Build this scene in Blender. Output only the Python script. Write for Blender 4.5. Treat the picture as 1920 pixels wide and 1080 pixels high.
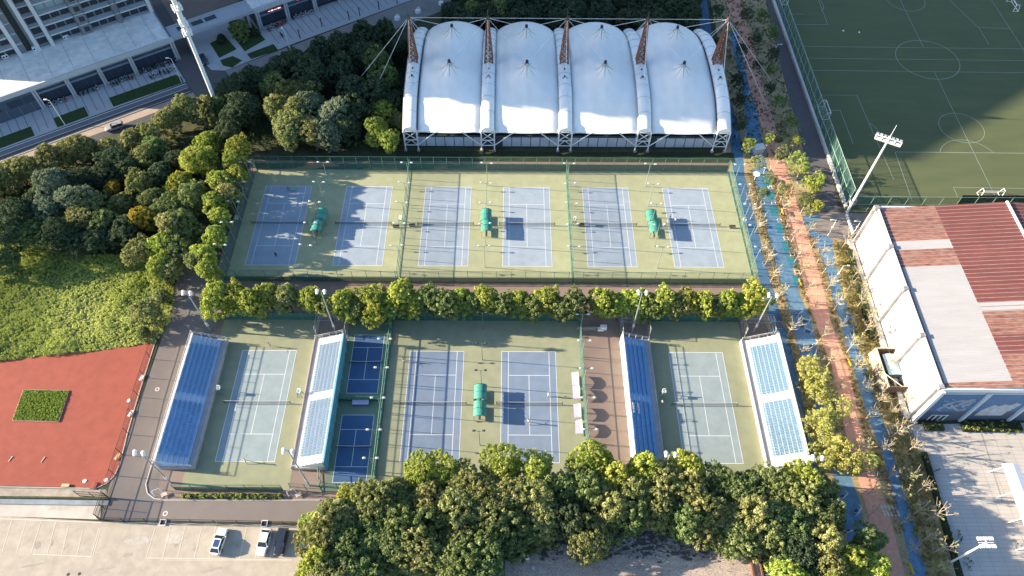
import bpy, bmesh, math, random
import numpy as np
from mathutils import Vector, Matrix
R = math.radians
for o in list(bpy.data.objects): bpy.data.objects.remove(o)
scn = bpy.context.scene
COL = scn.collection
# ------------------------------------------------------------------ camera
F_PX, PITCH, YAW, ROLL, CAMH = 1369.08, 0.952821, -0.0074181, 0.0109872, 129.04
cam = bpy.data.cameras.new('camera'); co = bpy.data.objects.new('camera', cam); COL.objects.link(co)
cam.sensor_width = 36.0; cam.lens = 36.0 * F_PX / 1920.0; cam.clip_start = 1.0; cam.clip_end = 6000
_cp, _sp = math.cos(PITCH), math.sin(PITCH)
def ray(px, py):
    r = (px - 960) / F_PX; u = -(py - 540) / F_PX
    c, s = math.cos(ROLL), math.sin(ROLL); r, u = c*r - s*u, s*r + c*u
    y = _cp + _sp*u; z = -_sp + _cp*u
    c, s = math.cos(YAW), math.sin(YAW)
    return Vector((c*r - s*y, s*r + c*y, z))
def G(px, py, z=0.0):
    "world point at height z seen at photograph pixel px, py"
    v = ray(px, py); t = (z - CAMH) / v.z
    return Vector((v.x*t, v.y*t, z))
def G2(px, py, z=0.0):
    p = G(px, py, z); return (p.x, p.y)
def VH(b, t):
    "height of the upright whose foot is at pixel b and whose top is at pixel t"
    B = G(*b); v = ray(*t); k = (B.x*v.x + B.y*v.y) / (v.x**2 + v.y**2)
    return B, CAMH + k*v.z
def XZ(px, py, X):
    v = ray(px, py); t = X / v.x; return v.y*t, CAMH + t*v.z
fw = ray(960, 540).normalized(); rt = (ray(1060, 540) - ray(960, 540)).normalized(); up = rt.cross(fw)
co.matrix_world = Matrix(((rt.x, up.x, -fw.x, 0), (rt.y, up.y, -fw.y, 0), (rt.z, up.z, -fw.z, CAMH), (0, 0, 0, 1)))
scn.camera = co
# ------------------------------------------------------------------ light
SUN_EL, SUN_DIR = 17.8, -5.1       # elevation, direction the shadows fall (degrees from +x)
w = bpy.data.worlds.new('World'); scn.world = w; w.use_nodes = True
nt = w.node_tree; bg = nt.nodes['Background']; sky = nt.nodes.new('ShaderNodeTexSky')
sky.sky_type = 'NISHITA'; sky.sun_disc = False; sky.sun_elevation = R(SUN_EL)
sdir = Vector((-math.cos(R(SUN_DIR)), -math.sin(R(SUN_DIR)), 0)) * math.cos(R(SUN_EL)) + Vector((0, 0, math.sin(R(SUN_EL))))
sky.sun_rotation = math.atan2(sdir.x, sdir.y)
sky.air_density = 1.0; sky.dust_density = 0.8; sky.ozone_density = 2.4
nt.links.new(sky.outputs[0], bg.inputs[0]); bg.inputs[1].default_value = 0.095
sl = bpy.data.lights.new('sun', 'SUN'); sl.energy = 5.0; sl.angle = R(0.53); sl.color = (1.0, 0.82, 0.60)
so = bpy.data.objects.new('sun', sl); COL.objects.link(so); so.rotation_euler = sdir.to_track_quat('Z', 'Y').to_euler(); so.location = (0, 0, 200)
scn.view_settings.view_transform = 'Standard'; scn.view_settings.look = 'None'; scn.view_settings.gamma = 1
scn.view_settings.exposure = 1.75
scn.render.engine = 'CYCLES'
scn.cycles.max_bounces = 5; scn.cycles.transparent_max_bounces = 12
# ------------------------------------------------------------------ materials
MAT = {}
def mat(name, col, rough=0.85, var=0.0, scale=1.0, col2=None, metal=0.0, bump=0.0, detail=6.0, stretch=None, spec=0.3, objvar=0.0, alpha=1.0, emit=None):
    if name in MAT: return MAT[name]
    m = bpy.data.materials.new(name); m.use_nodes = True; n = m.node_tree.nodes; l = m.node_tree.links
    b = n['Principled BSDF']; b.inputs['Roughness'].default_value = rough; b.inputs['Metallic'].default_value = metal
    b.inputs['Specular IOR Level'].default_value = spec
    c4 = (*col, 1)
    b.inputs['Base Color'].default_value = c4
    src = None
    if var > 0 or col2 is not None:
        tc = n.new('ShaderNodeNewGeometry'); mp = n.new('ShaderNodeMapping'); mp.inputs['Scale'].default_value = stretch or (1, 1, 1)
        l.new(tc.outputs['Position'], mp.inputs[0])
        nz = n.new('ShaderNodeTexNoise'); nz.inputs['Scale'].default_value = scale; nz.inputs['Detail'].default_value = detail; nz.inputs['Roughness'].default_value = 0.62
        l.new(mp.outputs[0], nz.inputs['Vector'])
        rp = n.new('ShaderNodeValToRGB'); e = rp.color_ramp.elements
        d = col2 if col2 is not None else tuple(c*(1-var) for c in col)
        u = col if col2 is not None else tuple(min(1, c*(1+var)) for c in col)
        e[0].position = 0.32; e[0].color = (*d, 1); e[1].position = 0.68; e[1].color = (*u, 1)
        l.new(nz.outputs['Fac'], rp.inputs[0]); src = rp.outputs[0]
        # a second, much larger variation
        nz2 = n.new('ShaderNodeTexNoise'); nz2.inputs['Scale'].default_value = scale*0.13; nz2.inputs['Detail'].default_value = 3
        l.new(mp.outputs[0], nz2.inputs['Vector'])
        mr = n.new('ShaderNodeMapRange'); mr.inputs[1].default_value = .3; mr.inputs[2].default_value = .7; v2 = max(var, .08); mr.inputs[3].default_value = 1 - v2*.6; mr.inputs[4].default_value = 1 + v2*.6
        l.new(nz2.outputs['Fac'], mr.inputs[0])
        mx = n.new('ShaderNodeMix'); mx.data_type = 'RGBA'; mx.blend_type = 'MULTIPLY'; mx.inputs[0].default_value = 1
        l.new(src, mx.inputs[6]); l.new(mr.outputs[0], mx.inputs[7]); src = mx.outputs[2]
        if bump > 0:
            bp = n.new('ShaderNodeBump'); bp.inputs['Strength'].default_value = bump; bp.inputs['Distance'].default_value = 0.1
            l.new(nz.outputs['Fac'], bp.inputs['Height']); l.new(bp.outputs[0], b.inputs['Normal'])
    if objvar > 0:
        oi = n.new('ShaderNodeObjectInfo'); mr = n.new('ShaderNodeMapRange'); mr.inputs[3].default_value = 1-objvar; mr.inputs[4].default_value = 1+objvar
        l.new(oi.outputs['Random'], mr.inputs[0]); mx = n.new('ShaderNodeMix'); mx.data_type = 'RGBA'; mx.blend_type = 'MULTIPLY'; mx.inputs[0].default_value = 1
        if src: l.new(src, mx.inputs[6])
        else: mx.inputs[6].default_value = c4
        l.new(mr.outputs[0], mx.inputs[7]); src = mx.outputs[2]
    if src: l.new(src, b.inputs['Base Color'])
    if alpha < 1: b.inputs['Alpha'].default_value = alpha
    if emit: b.inputs['Emission Color'].default_value = (*emit[:3], 1); b.inputs['Emission Strength'].default_value = emit[3]
    MAT[name] = m; return m
def leafmat(name, c1, c2, c3=None, objvar=0.18, trans=0.38):
    "leaf colours mixed by a random tone stored per leaf clump"
    m = bpy.data.materials.new(name); m.use_nodes = True; n = m.node_tree.nodes; l = m.node_tree.links
    n.remove(n['Principled BSDF']); out = n['Material Output']
    at = n.new('ShaderNodeAttribute'); at.attribute_name = 'tone'
    rp = n.new('ShaderNodeValToRGB'); e = rp.color_ramp.elements; e[0].color = (*c1, 1); e[1].color = (*c2, 1); e[0].position = .15; e[1].position = .75
    if c3: q = e.new(.95); q.color = (*c3, 1)
    l.new(at.outputs['Fac'], rp.inputs[0])
    oi = n.new('ShaderNodeObjectInfo'); hs = n.new('ShaderNodeHueSaturation')
    mr = n.new('ShaderNodeMapRange'); mr.inputs[3].default_value = 1-objvar; mr.inputs[4].default_value = 1+objvar*.8; l.new(oi.outputs['Random'], mr.inputs[0]); l.new(mr.outputs[0], hs.inputs['Value'])
    ma = n.new('ShaderNodeMath'); ma.operation = 'MULTIPLY'; ma.inputs[1].default_value = 7.31; l.new(oi.outputs['Random'], ma.inputs[0])
    mf = n.new('ShaderNodeMath'); mf.operation = 'FRACT'; l.new(ma.outputs[0], mf.inputs[0])
    mh = n.new('ShaderNodeMapRange'); mh.inputs[3].default_value = .485; mh.inputs[4].default_value = .52; l.new(mf.outputs[0], mh.inputs[0]); l.new(mh.outputs[0], hs.inputs['Hue'])
    l.new(rp.outputs[0], hs.inputs['Color'])
    df = n.new('ShaderNodeBsdfDiffuse'); tr = n.new('ShaderNodeBsdfTranslucent'); mx = n.new('ShaderNodeMixShader'); mx.inputs[0].default_value = trans
    l.new(hs.outputs[0], df.inputs[0]); l.new(hs.outputs[0], tr.inputs[0]); l.new(df.outputs[0], mx.inputs[1]); l.new(tr.outputs[0], mx.inputs[2]); l.new(mx.outputs[0], out.inputs[0])
    MAT[name] = m; return m
# ------------------------------------------------------------------ mesh builder
class MB:
    def __init__(s): s.v = []; s.f = []; s.m = []
    def add(s, vs, fs, mi=0):
        k = len(s.v); s.v += [tuple(v) for v in vs]; s.f += [tuple(i+k for i in f) for f in fs]; s.m += [mi]*len(fs); return s
    def box(s, c, d, rz=0.0, mi=0, rot=None):
        hx, hy, hz = d[0]/2, d[1]/2, d[2]/2
        vs = [Vector((x*hx, y*hy, z*hz)) for z in (-1, 1) for y in (-1, 1) for x in (-1, 1)]
        q = rot if rot is not None else Matrix.Rotation(rz, 3, 'Z')
        return s.add([q @ v + Vector(c) for v in vs], [(0,2,3,1),(4,5,7,6),(0,1,5,4),(2,6,7,3),(0,4,6,2),(1,3,7,5)], mi)
    def tube(s, a, b, r0, r1=None, n=6, mi=0, cap=True):
        a = Vector(a); b = Vector(b); r1 = r0 if r1 is None else r1; d = (b-a)
        if d.length < 1e-6: return s
        q = d.normalized().to_track_quat('Z', 'Y').to_matrix(); vs = []
        for p, r in ((a, r0), (b, r1)):
            for i in range(n):
                t = 2*math.pi*i/n; vs.append(p + q @ Vector((r*math.cos(t), r*math.sin(t), 0)))
        fs = [(i, (i+1) % n, n+(i+1) % n, n+i) for i in range(n)]
        if cap: fs += [tuple(range(n))[::-1], tuple(range(n, 2*n))]
        return s.add(vs, fs, mi)
    def path(s, pts, r, n=6, mi=0):
        for i in range(len(pts)-1): s.tube(pts[i], pts[i+1], r, r, n, mi)
        return s
    def poly(s, pts, z=0.0, mi=0):
        return s.add([(p[0], p[1], z) for p in pts], [tuple(range(len(pts)))], mi)
    def prism(s, pts, z0, z1, mi=0):
        n = len(pts); vs = [(p[0], p[1], z0) for p in pts] + [(p[0], p[1], z1) for p in pts]
        a = sum(pts[i][0]*pts[(i+1) % n][1] - pts[(i+1) % n][0]*pts[i][1] for i in range(n))
        fs = [(i, (i+1) % n, n+(i+1) % n, n+i) for i in range(n)] + [tuple(range(n, 2*n)), tuple(range(n))[::-1]]
        if a < 0: fs = [f[::-1] for f in fs]
        return s.add(vs, fs, mi)
    def sphere(s, c, r, nu=8, nv=6, mi=0, sc=(1, 1, 1)):
        vs = [(c[0], c[1], c[2]+r*sc[2])]
        for j in range(1, nv):
            t = math.pi*j/nv
            for i in range(nu):
                p = 2*math.pi*i/nu; vs.append((c[0]+r*sc[0]*math.sin(t)*math.cos(p), c[1]+r*sc[1]*math.sin(t)*math.sin(p), c[2]+r*sc[2]*math.cos(t)))
        vs.append((c[0], c[1], c[2]-r*sc[2])); fs = []
        for i in range(nu): fs.append((0, 1+i, 1+(i+1) % nu)); fs.append((len(vs)-1, 1+(nv-2)*nu+(i+1) % nu, 1+(nv-2)*nu+i))
        for j in range(nv-2):
            for i in range(nu):
                a = 1+j*nu+i; b = 1+j*nu+(i+1) % nu; fs.append((a, a+nu, b+nu, b))
        return s.add(vs, fs, mi)
    def grid(s, fn, nu, nv, mi=0):
        vs = [fn(i/nu, j/nv) for j in range(nv+1) for i in range(nu+1)]
        return s.add(vs, [(j*(nu+1)+i, j*(nu+1)+i+1, (j+1)*(nu+1)+i+1, (j+1)*(nu+1)+i) for j in range(nv) for i in range(nu)], mi)
    def mesh(s, name, mats, smooth=False):
        me = bpy.data.meshes.new(name); me.from_pydata(s.v, [], s.f)
        for m in (mats if isinstance(mats, (list, tuple)) else [mats]): me.materials.append(m)
        me.polygons.foreach_set('material_index', s.m)
        if smooth: me.polygons.foreach_set('use_smooth', [True]*len(s.f))
        me.update(); return me
    def build(s, name, mats, parent=None, loc=(0, 0, 0), rz=0.0, smooth=False, **kw):
        return link(name, s.mesh(name, mats, smooth), parent, loc, rz, **kw)
def link(name, me, parent=None, loc=(0, 0, 0), rz=0.0, label=None, cat=None, group=None, kind=None):
    o = bpy.data.objects.new(name, me); COL.objects.link(o); o.location = loc; o.rotation_euler = (0, 0, rz)
    if parent is not None: o.parent = parent
    if label: o['label'] = label
    if cat: o['category'] = cat
    if group: o['group'] = group
    if kind: o['kind'] = kind
    return o
def thing(name, label, cat, loc=(0, 0, 0), rz=0.0, group=None):
    return link(name, None, None, loc, rz, label, cat, group)
def copytree(root, loc, rz=None, label=None, sc=None):
    def rec(o, par):
        c = o.copy(); COL.objects.link(c)
        if par is not None: c.parent = par
        for ch in kids.get(o.name, []): rec(ch, c)
        return c
    kids = {}
    for o in root.children_recursive: kids.setdefault(o.parent.name, []).append(o)
    r = rec(root, None); r.location = loc
    if rz is not None: r.rotation_euler = (0, 0, rz)
    if sc is not None: r.scale = (sc, sc, sc) if not isinstance(sc, tuple) else sc
    if label: r['label'] = label
    return r
def sheet(name, pts, z, m, px=True):
    P = [G2(*p) for p in pts] if px else pts
    b = MB(); b.poly(P, z)
    me = b.mesh(name, m); 
    bm = bmesh.new(); bm.from_mesh(me); bmesh.ops.triangulate(bm, faces=bm.faces[:]); bmesh.ops.recalc_face_normals(bm, faces=bm.faces[:])
    for f in bm.faces:
        if f.normal.z < 0: f.normal_flip()
    bm.to_mesh(me); bm.free()
    return link(name, me, kind='structure')
ORD = ['first','second','third','fourth','fifth','sixth','seventh','eighth','ninth','tenth','eleventh','twelfth','thirteenth','fourteenth','fifteenth','sixteenth','seventeenth','eighteenth','nineteenth','twentieth','twenty-first','twenty-second','twenty-third','twenty-fourth','twenty-fifth','twenty-sixth','twenty-seventh','twenty-eighth','twenty-ninth','thirtieth']
def ORDN(n):
    if n <= 30: return ORD[n-1]
    t_ = {3:'thirty', 4:'forty', 5:'fifty', 6:'sixty'}[n//10]; return t_ + ('-'+ORD[n % 10-1] if n % 10 else '-zeroth')
rnd = random.Random(7)
# street frame in the upper left
SA = Vector((-121.6, 148.6)); SU = Vector((math.cos(R(34)), math.sin(R(34)))); SV = Vector((-SU.y, SU.x)); SRZ = R(34)
def S(a, b): p = SA + SU*a + SV*b; return (p.x, p.y)
# palette
white = mat('white_paint', (.78,.79,.80), .5, .05, 2)
steelw = mat('white_steel', (.72,.74,.76), .45, .06, 1.5)
galv = mat('galvanised_steel', (.42,.45,.48), .4, .1, 2, metal=.4)
green_metal = mat('green_painted_steel', (.07,.19,.15), .55, .1, 2)
teal_metal = mat('pale_green_pole_paint', (.24,.34,.30), .5, .08, 2)
dark = mat('dark_grey', (.035,.038,.045), .6)
black = mat('black_rubber', (.015,.015,.017), .8)
blackn = mat('black_netting', (.015,.016,.02), .9, alpha=.96)
concrete = mat('concrete', (.36,.35,.33), .9, .12, .8)
conc_light = mat('pale_concrete', (.52,.51,.49), .9, .12, .5)
bluegrey = mat('bluish_cladding', (.30,.36,.45), .6, .08, .6)
glass = mat('dark_glass', (.05,.07,.10), .25, spec=.5)
bark = mat('bark', (.16,.12,.09), .95, .25, 4)
palebark = mat('pale_bark', (.50,.42,.32), .9, .2, 5)
wood = mat('weathered_wood', (.38,.30,.20), .8, .2, 3)
red_sign = mat('red_sign', (.55,.02,.03), .5)
# ================================================================== GROUND
soil = mat('soil', (.075,.085,.045), .95, .35, .5, col2=(.045,.052,.030), bump=.3)
sheet('ground', [(-1500,-800),(1500,-800),(1500,1800),(-1500,1800)], 0, soil, px=False)
pave_brown = mat('brown_tarmac', (.24,.185,.16), .92, .06, .35, bump=.1)
sheet('court_yard', [(-66.5,44),(54,44),(54,130),(-63.5,130),(-64.5,92)], .006, pave_brown, px=False)
sheet('access_lane', [(350,455),(425,520),(430,600),(375,640),(300,870),(296,935),(620,938),(620,980),(188,976),(208,900),(300,645)], .012, mat('lane_tarmac', (.185,.165,.155), .92, .07, .3, bump=.1))
# ---- tennis pads and courts
pad_olive = mat('olive_court_paint', (.335,.355,.220), .88, .085, .45, detail=9)
pad_green = mat('green_court_paint', (.268,.288,.195), .88, .085, .45, detail=9)
court_lav = mat('lavender_blue_court_paint', (.285,.350,.415), .85, .085, .45, detail=9)
court_grey = mat('grey_blue_court_paint', (.255,.320,.335), .85, .085, .45, detail=9)
court_blue = mat('slate_blue_court_paint', (.175,.235,.325), .85, .085, .45, detail=9)
court_navy = mat('navy_court_paint', (.052,.115,.235), .85, .085, .45, detail=9)
line_white = mat('white_line_paint', (.62,.66,.70), .8)
sheet('court_pad', [(-61.8,93.2),(53.3,93.2),(53.3,127.0),(-61.8,127.0)], .02, pad_olive, px=False)
pad_olive2 = mat('darkened_olive_court_paint', (.255,.275,.180), .88, .085, .45, detail=9)  # same olive paint, darkened to match the fence-shaded upper pad
sheet('court_pad', [(-59.2,46.6),(-39.6,46.6),(-39.6,83.2),(-59.6,83.2)], .02, pad_olive2, px=False)
sheet('court_pad', [(-33.2,46.4),(-24.2,46.4),(-24.2,83.2),(-33.2,83.2)], .02, mat('dull_green_court_paint', (.150,.215,.160), .88, .05, .12), px=False)
sheet('court_pad', [(-24.1,46.4),(14.6,46.4),(14.6,83.2),(-24.1,83.2)], .02, pad_green, px=False)
sheet('court_pad', [(29.0,46.4),(48.2,46.4),(48.2,83.2),(29.0,83.2)], .02, pad_olive2, px=False)
def court(cx, cy, w, h, single, service, m, lw=.105, mini=False):
    s = MB(); s.box((0,0,.030), (w, h, .004)); c = s.build('tennis_court', m, None, (cx, cy, 0), kind='structure')
    b = MB(); z = .037; t = .003
    def L(x0, y0, x1, y1, q=lw): b.box(((x0+x1)/2, (y0+y1)/2, z), (abs(x1-x0)+q if x0 != x1 else q, abs(y1-y0)+q if y0 != y1 else q, t))
    def V(x, y0, y1): b.box((x, (y0+y1)/2, z), (lw, abs(y1-y0)-lw, t))
    def Hh(y, x0, x1): b.box(((x0+x1)/2, y, z), (abs(x1-x0)+lw, lw, t))
    Hh(h/2, -w/2, w/2); Hh(-h/2, -w/2, w/2); V(-w/2, -h/2, h/2); V(w/2, -h/2, h/2)
    if single < w: V(-single/2, -h/2, h/2); V(single/2, -h/2, h/2)
    q = single/2 - lw
    for sy in (1, -1): Hh(sy*service, -q, q)
    V(0, -service, service)
    b.build('court_lines', line_white, c)
    return c
UPX = [-52.9,-33.55,-14.6,4.1,23.0,42.25]; UPY = 109.5
for x in UPX: court(x, UPY, 10.97, 23.77, 8.23, 6.4, court_lav)
LOX = [(-48.7, court_grey), (-14.57, court_blue), (4.1, court_blue), (38.2, court_grey)]
for x, m in LOX: court(x, 63.9, 10.97, 23.77, 8.23, 6.4, m)
court(-28.75, 72.9, 6.1, 13.4, 6.1, 3.7, court_navy, .09); court(-28.9, 54.8, 6.1, 13.4, 6.1, 3.7, court_navy, .09)
# ---- nets
netm = mat('net_mesh', (.02,.03,.035), .9, alpha=.42); netband = mat('net_band', (.55,.56,.58), .8)
def tennis_net(cx, cy, half, label, hpost=1.07, sag=.15, grp='nets across the tennis courts', low=False):
    t = thing('tennis_net', label, 'tennis net', (cx, cy, .03), 0, grp)
    pm = MB(); n = 10
    def top(u): return hpost - sag*(1 - abs(2*u-1))
    for i in range(n):
        u0, u1 = i/n, (i+1)/n; x0, x1 = -half+2*half*u0, -half+2*half*u1
        pm.add([(x0,0,.05),(x1,0,.05),(x1,0,top(u1)-.05),(x0,0,top(u0)-.05)], [(0,1,2,3)])
    pm.build('net_mesh', netm, t)
    bb = MB()
    for i in range(n):
        u0, u1 = i/n, (i+1)/n; x0, x1 = -half+2*half*u0, -half+2*half*u1
        bb.tube((x0,0,top(u0)), (x1,0,top(u1)), .05, n=4)
    bb.build('top_band', netband, t)
    for sx in (-1, 1):
        MB().tube((sx*half,0,0), (sx*half,0,hpost+.04), .06, n=6).build('net_post', dark, t)
for i, x in enumerate(UPX): tennis_net(x, UPY, 6.4, 'dark tennis net across the %s court from the left in the upper row of six' % ORD[i])
for (x, m), d in zip(LOX, ['between the two left grandstands', 'just left of the green shelters', 'just right of the green shelters', 'between the two right grandstands']):
    tennis_net(x, 63.9, 6.4, 'dark tennis net across the lower court ' + d)
tennis_net(-28.75, 72.9, 3.25, 'pale slack net across the upper small navy court beside the grandstand', .95, .25)
tennis_net(-28.9, 54.8, 3.25, 'pale slack net across the lower small navy court beside the grandstand', .95, .12)
# ---- football pitch
turf = mat('artificial_turf', (.104,.122,.056), .92, .10, .35, col2=(.082,.104,.052), stretch=(.25,1,1))
sheet('football_pitch', [(79.5,116.5),(170,116.5),(170,225),(79.5,225)], .012, turf, px=False)
pl = MB(); lw = .12
def PL(a, b, wd=lw):
    a = Vector((*a, .022)); b = Vector((*b, .022)); d = (b-a).normalized(); nn = Vector((-d.y, d.x, 0))*wd/2
    pl.add([a-nn, b-nn, b+nn, a+nn], [(0,1,2,3)])
def PC(c, r, a0=0, a1=360, wd=lw):
    n = 48; zq = .0265
    for i in range(n):
        t0 = R(a0+(a1-a0)*i/n); t1 = R(a0+(a1-a0)*(i+1)/n)
        pl.add([(c[0]+(r-wd/2)*math.cos(t0), c[1]+(r-wd/2)*math.sin(t0), zq), (c[0]+(r+wd/2)*math.cos(t0), c[1]+(r+wd/2)*math.sin(t0), zq), (c[0]+(r+wd/2)*math.cos(t1), c[1]+(r+wd/2)*math.sin(t1), zq), (c[0]+(r-wd/2)*math.cos(t1), c[1]+(r-wd/2)*math.sin(t1), zq)], [(0,1,2,3)])
for y in (176.6, 171.3, 166.0): PL((83.2,y),(160,y-.6))
PL((83.2,119.1),(83.2,220)); PL((118.6,220),(117.7,176.5)); PL((117.2,166),(116.3,119)); PC((117.1,171.1), 8.6, wd=.16)
PC((116.7,143.2), 5.6); PC((119.8,199.5), 5.6, 150, 390)
PL((96.8,134.2),(135,134.0),.14); PL((96.8,134.2),(95.9,117.8),.14); PC((114.8,131.5), 7.2, 22, 158)
PL((107.3,122.2),(124.4,122)); PL((107.3,122.2),(107.2,119)); PL((80,119.1),(160,118.8)); PL((124.4,122),(124.4,119))
for y0, sg in ((155.7, -1), (186.9, 1)):
    PL((83.2,y0),(93,y0)); PL((93,y0),(93.6,y0+sg*31 if sg < 0 else 215))
PL((83.2,149.6),(87,149.6)); PL((87,149.6),(87,137)); PC((89.2,141), 5.6, -20, 42); PC((88.5,197), 5.6, -40, 60); PL((83.2,192),(87,192))
PL((133,200),(137,186)); PL((137,186),(146,185.6)); PL((146,220),(146,119)); PL((137,186),(137,178))
pl.build('pitch_markings', mat('pitch_line_paint', (.27,.33,.28), .9), kind='structure')
# ---- promenade strips (pixel rows of the photograph, ground points)
rows = {   # y: (red0, red1)
 -60:(1340,1366), 0:(1360,1386), 50:(1379,1402), 159:(1404,1431), 240:(1429,1454), 330:(1449,1478), 410:(1475,1505), 500:(1500,1532), 550:(1512,1546), 600:(1527,1557), 690:(1560,1590), 790:(1580,1612), 850:(1596,1628), 930:(1618,1655), 1000:(1637,1677), 1060:(1652,1692), 1120:(1664,1706)}
ys = sorted(rows)
brick = mat('red_brick_paving', (.58,.30,.215), .92, .14, 1.4, bump=.15)
dry = mat('dry_leaf_strewn_soil', (.42,.32,.19), .95, .5, 1.8, col2=(.22,.19,.10), bump=.5)
dry2 = mat('shady_mulch', (.085,.078,.048), .95, .4, 1.5, col2=(.045,.05,.03), bump=.5)
blue_pave = mat('blue_rubber_paving', (.10,.20,.31), .9, .22, .9, detail=9)
blue_dark = mat('deep_blue_rubber_paving', (.070,.158,.27), .9, .14, .6, detail=9)
sheet('planting_strip', [(1320,-60),(1352,100),(1362,290),(1412,535),(1440,620),(1520,870),(1575,1100),(1800,1100),(1755,900),(1715,795),(1690,735),(1600,452),(1565,395),(1545,300),(1480,130),(1440,-60)], .010, dry)
sheet('red_brick_path', [(rows[y][0], y) for y in ys] + [(rows[y][1], y) for y in ys[::-1]], .024, brick)
def strip(name, d, z, m): k = sorted(d); return sheet(name, [(d[y][0], y) for y in k] + [(d[y][1], y) for y in k[::-1]], z, m)
strip('blue_path', {-60:(1296,1322), 0:(1306,1325), 60:(1314,1334), 150:(1340,1352), 230:(1366,1385), 290:(1371,1393), 330:(1376,1396), 400:(1391,1414), 480:(1411,1432), 550:(1431,1452), 600:(1441,1466), 640:(1454,1480), 700:(1470,1495), 790:(1492,1512), 860:(1512,1530), 960:(1540,1556), 1100:(1570,1590)}, .020, blue_dark)
strip('fitness_strip', {60:(1368,1392), 130:(1382,1402), 200:(1396,1418), 260:(1400,1428), 330:(1415,1441), 410:(1434,1460), 500:(1455,1485), 550:(1470,1498), 600:(1484,1520), 690:(1506,1540), 790:(1535,1560), 880:(1560,1590), 940:(1572,1612), 1000:(1588,1622), 1100:(1600,1640)}, .019, blue_pave)
strip('blue_side_path', {405:(1505,1535), 425:(1510,1565), 460:(1530,1560), 500:(1546,1568), 550:(1559,1581), 600:(1574,1600), 690:(1600,1625), 790:(1630,1657), 850:(1655,1674), 930:(1676,1700), 1000:(1694,1720), 1060:(1707,1735), 1120:(1720,1750)}, .021, blue_pave)
sheet('back_lane', [(1422,-60),(1446,-60),(1505,150),(1548,265),(1572,390),(1600,450),(1570,440),(1500,415),(1530,380),(1500,260),(1465,130)], .016, mat('dark_tarmac', (.11,.105,.11), .92, .08, .4))
sheet('forecourt', [(1562,398),(1640,400),(1610,455),(1565,450),(1520,430),(1540,405)], .026, mat('grey_brick_paving', (.24,.21,.19), .92, .1, 1.2))
plaza = mat('plaza_slabs', (.46,.44,.41), .85, .07, .35)
sheet('plaza', [(1708,796),(1725,850),(1760,960),(1800,1120),(2100,1120),(2100,790)], .014, plaza)
jt = MB()
for k in range(46):
    y = 27 + k*.75
    if y < 60: jt.box((88, y, .019), (22.5 if y > 40 else 20, .05, .003))
for k in range(10): jt.box((78.6+2.3*k, 43.2, .0225), (.05, 33, .003))
jt.box((89.8, 52.5, .026), (.22, 15, .004), rz=R(-5))
jt.build('paving_joints', mat('paving_joint', (.30,.29,.28), .9), kind='structure')
slb = MB()
for px, py, n_, w_ in [(1690,806,9,.42),(1565,958,6,.42),(1672,958,5,.42),(1530,826,4,.42),(1450,600,3,.42)]:
    c_ = G(px, py)
    for k in range(n_): slb.box((c_.x-n_*.3+k*.62, c_.y, .045), (.32, 1.9, .03), rz=.12)
slb.build('stepping_slabs', mat('stepping_slab_stone', (.50,.48,.45), .9, .1, 2), kind='structure')
# ---- running ground at the left
red_track = mat('red_running_track', (.30,.082,.058), .92, .10, .5, detail=9, bump=.1)
sheet('running_track', [(-60,685),(0,675),(150,660),(290,642),(262,735),(240,810),(226,868),(215,892),(200,906),(180,914),(0,911),(-60,910)], .018, red_track)
kb = MB(); kp = [(292,640),(262,735),(240,810),(226,868),(215,892),(200,907),(180,916),(0,913),(-60,912)]
for i in range(len(kp)-1): kb.tube((*G2(*kp[i]), .03), (*G2(*kp[i+1]), .03), .10, n=4)
kb.build('kerb', conc_light, kind='structure')
kb = MB(); kp = [(358,628),(337,700),(310,790),(285,870),(274,908),(277,925),(290,935),(310,938),(600,938)]
for i in range(len(kp)-1): kb.tube((*G2(*kp[i]), .05), (*G2(*kp[i+1]), .05), .10, n=4)
kb.build('kerb', conc_light, kind='structure')
parking = mat('sandy_concrete', (.40,.36,.30), .92, .13, .6, bump=.08, detail=9)
sheet('car_park', [(-80,966),(0,968),(190,978),(620,985),(640,1130),(-90,1130)], .008, parking)
sheet('concrete_apron', [(-80,926),(190,934),(188,974),(0,968),(-80,966)], .016, mat('pale_dusty_concrete', (.47,.435,.39), .92, .12, .4))
sheet('verge', [(-80,914),(200,918),(200,936),(-80,930)], .0105, mat('dusty_verge', (.34,.30,.25), .95, .2, .8))
pk = MB()
def PK(a, b, wd=.11):
    a = Vector((*G2(*a), .024)); b = Vector((*G2(*b), .024)); d = (b-a).normalized(); nn = Vector((-d.y, d.x, 0))*wd/2
    pk.add([a-nn, b-nn, b+nn, a+nn], [(0,1,2,3)])
for a, b in [((22,977),(4,1035)),((49,977),(31,1037)),((77,977),(58,1038)),((105,978),(88,1040)),((129,985),(115,1041)),((155,994),(144,1042)),((186,990),(170,1043)),((189,990),(174,1044)),((291,990),(274,1046)),((320,985),(305,1046)),((348,985),(333,1046)),((378,990),(364,1047)),((406,980),(392,1047)),((463,985),(449,1048)),((491,985),(478,1048)),((520,986),(506,1048))]: PK(a, b)
PK((62,1039),(172,1044)); PK((272,1046),(548,1050)); PK((-20,972),(190,980)); PK((300,1050),(545,1052), .05)
pk.build('parking_lines', mat('cream_line_paint', (.62,.57,.48), .9), kind='structure')
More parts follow.
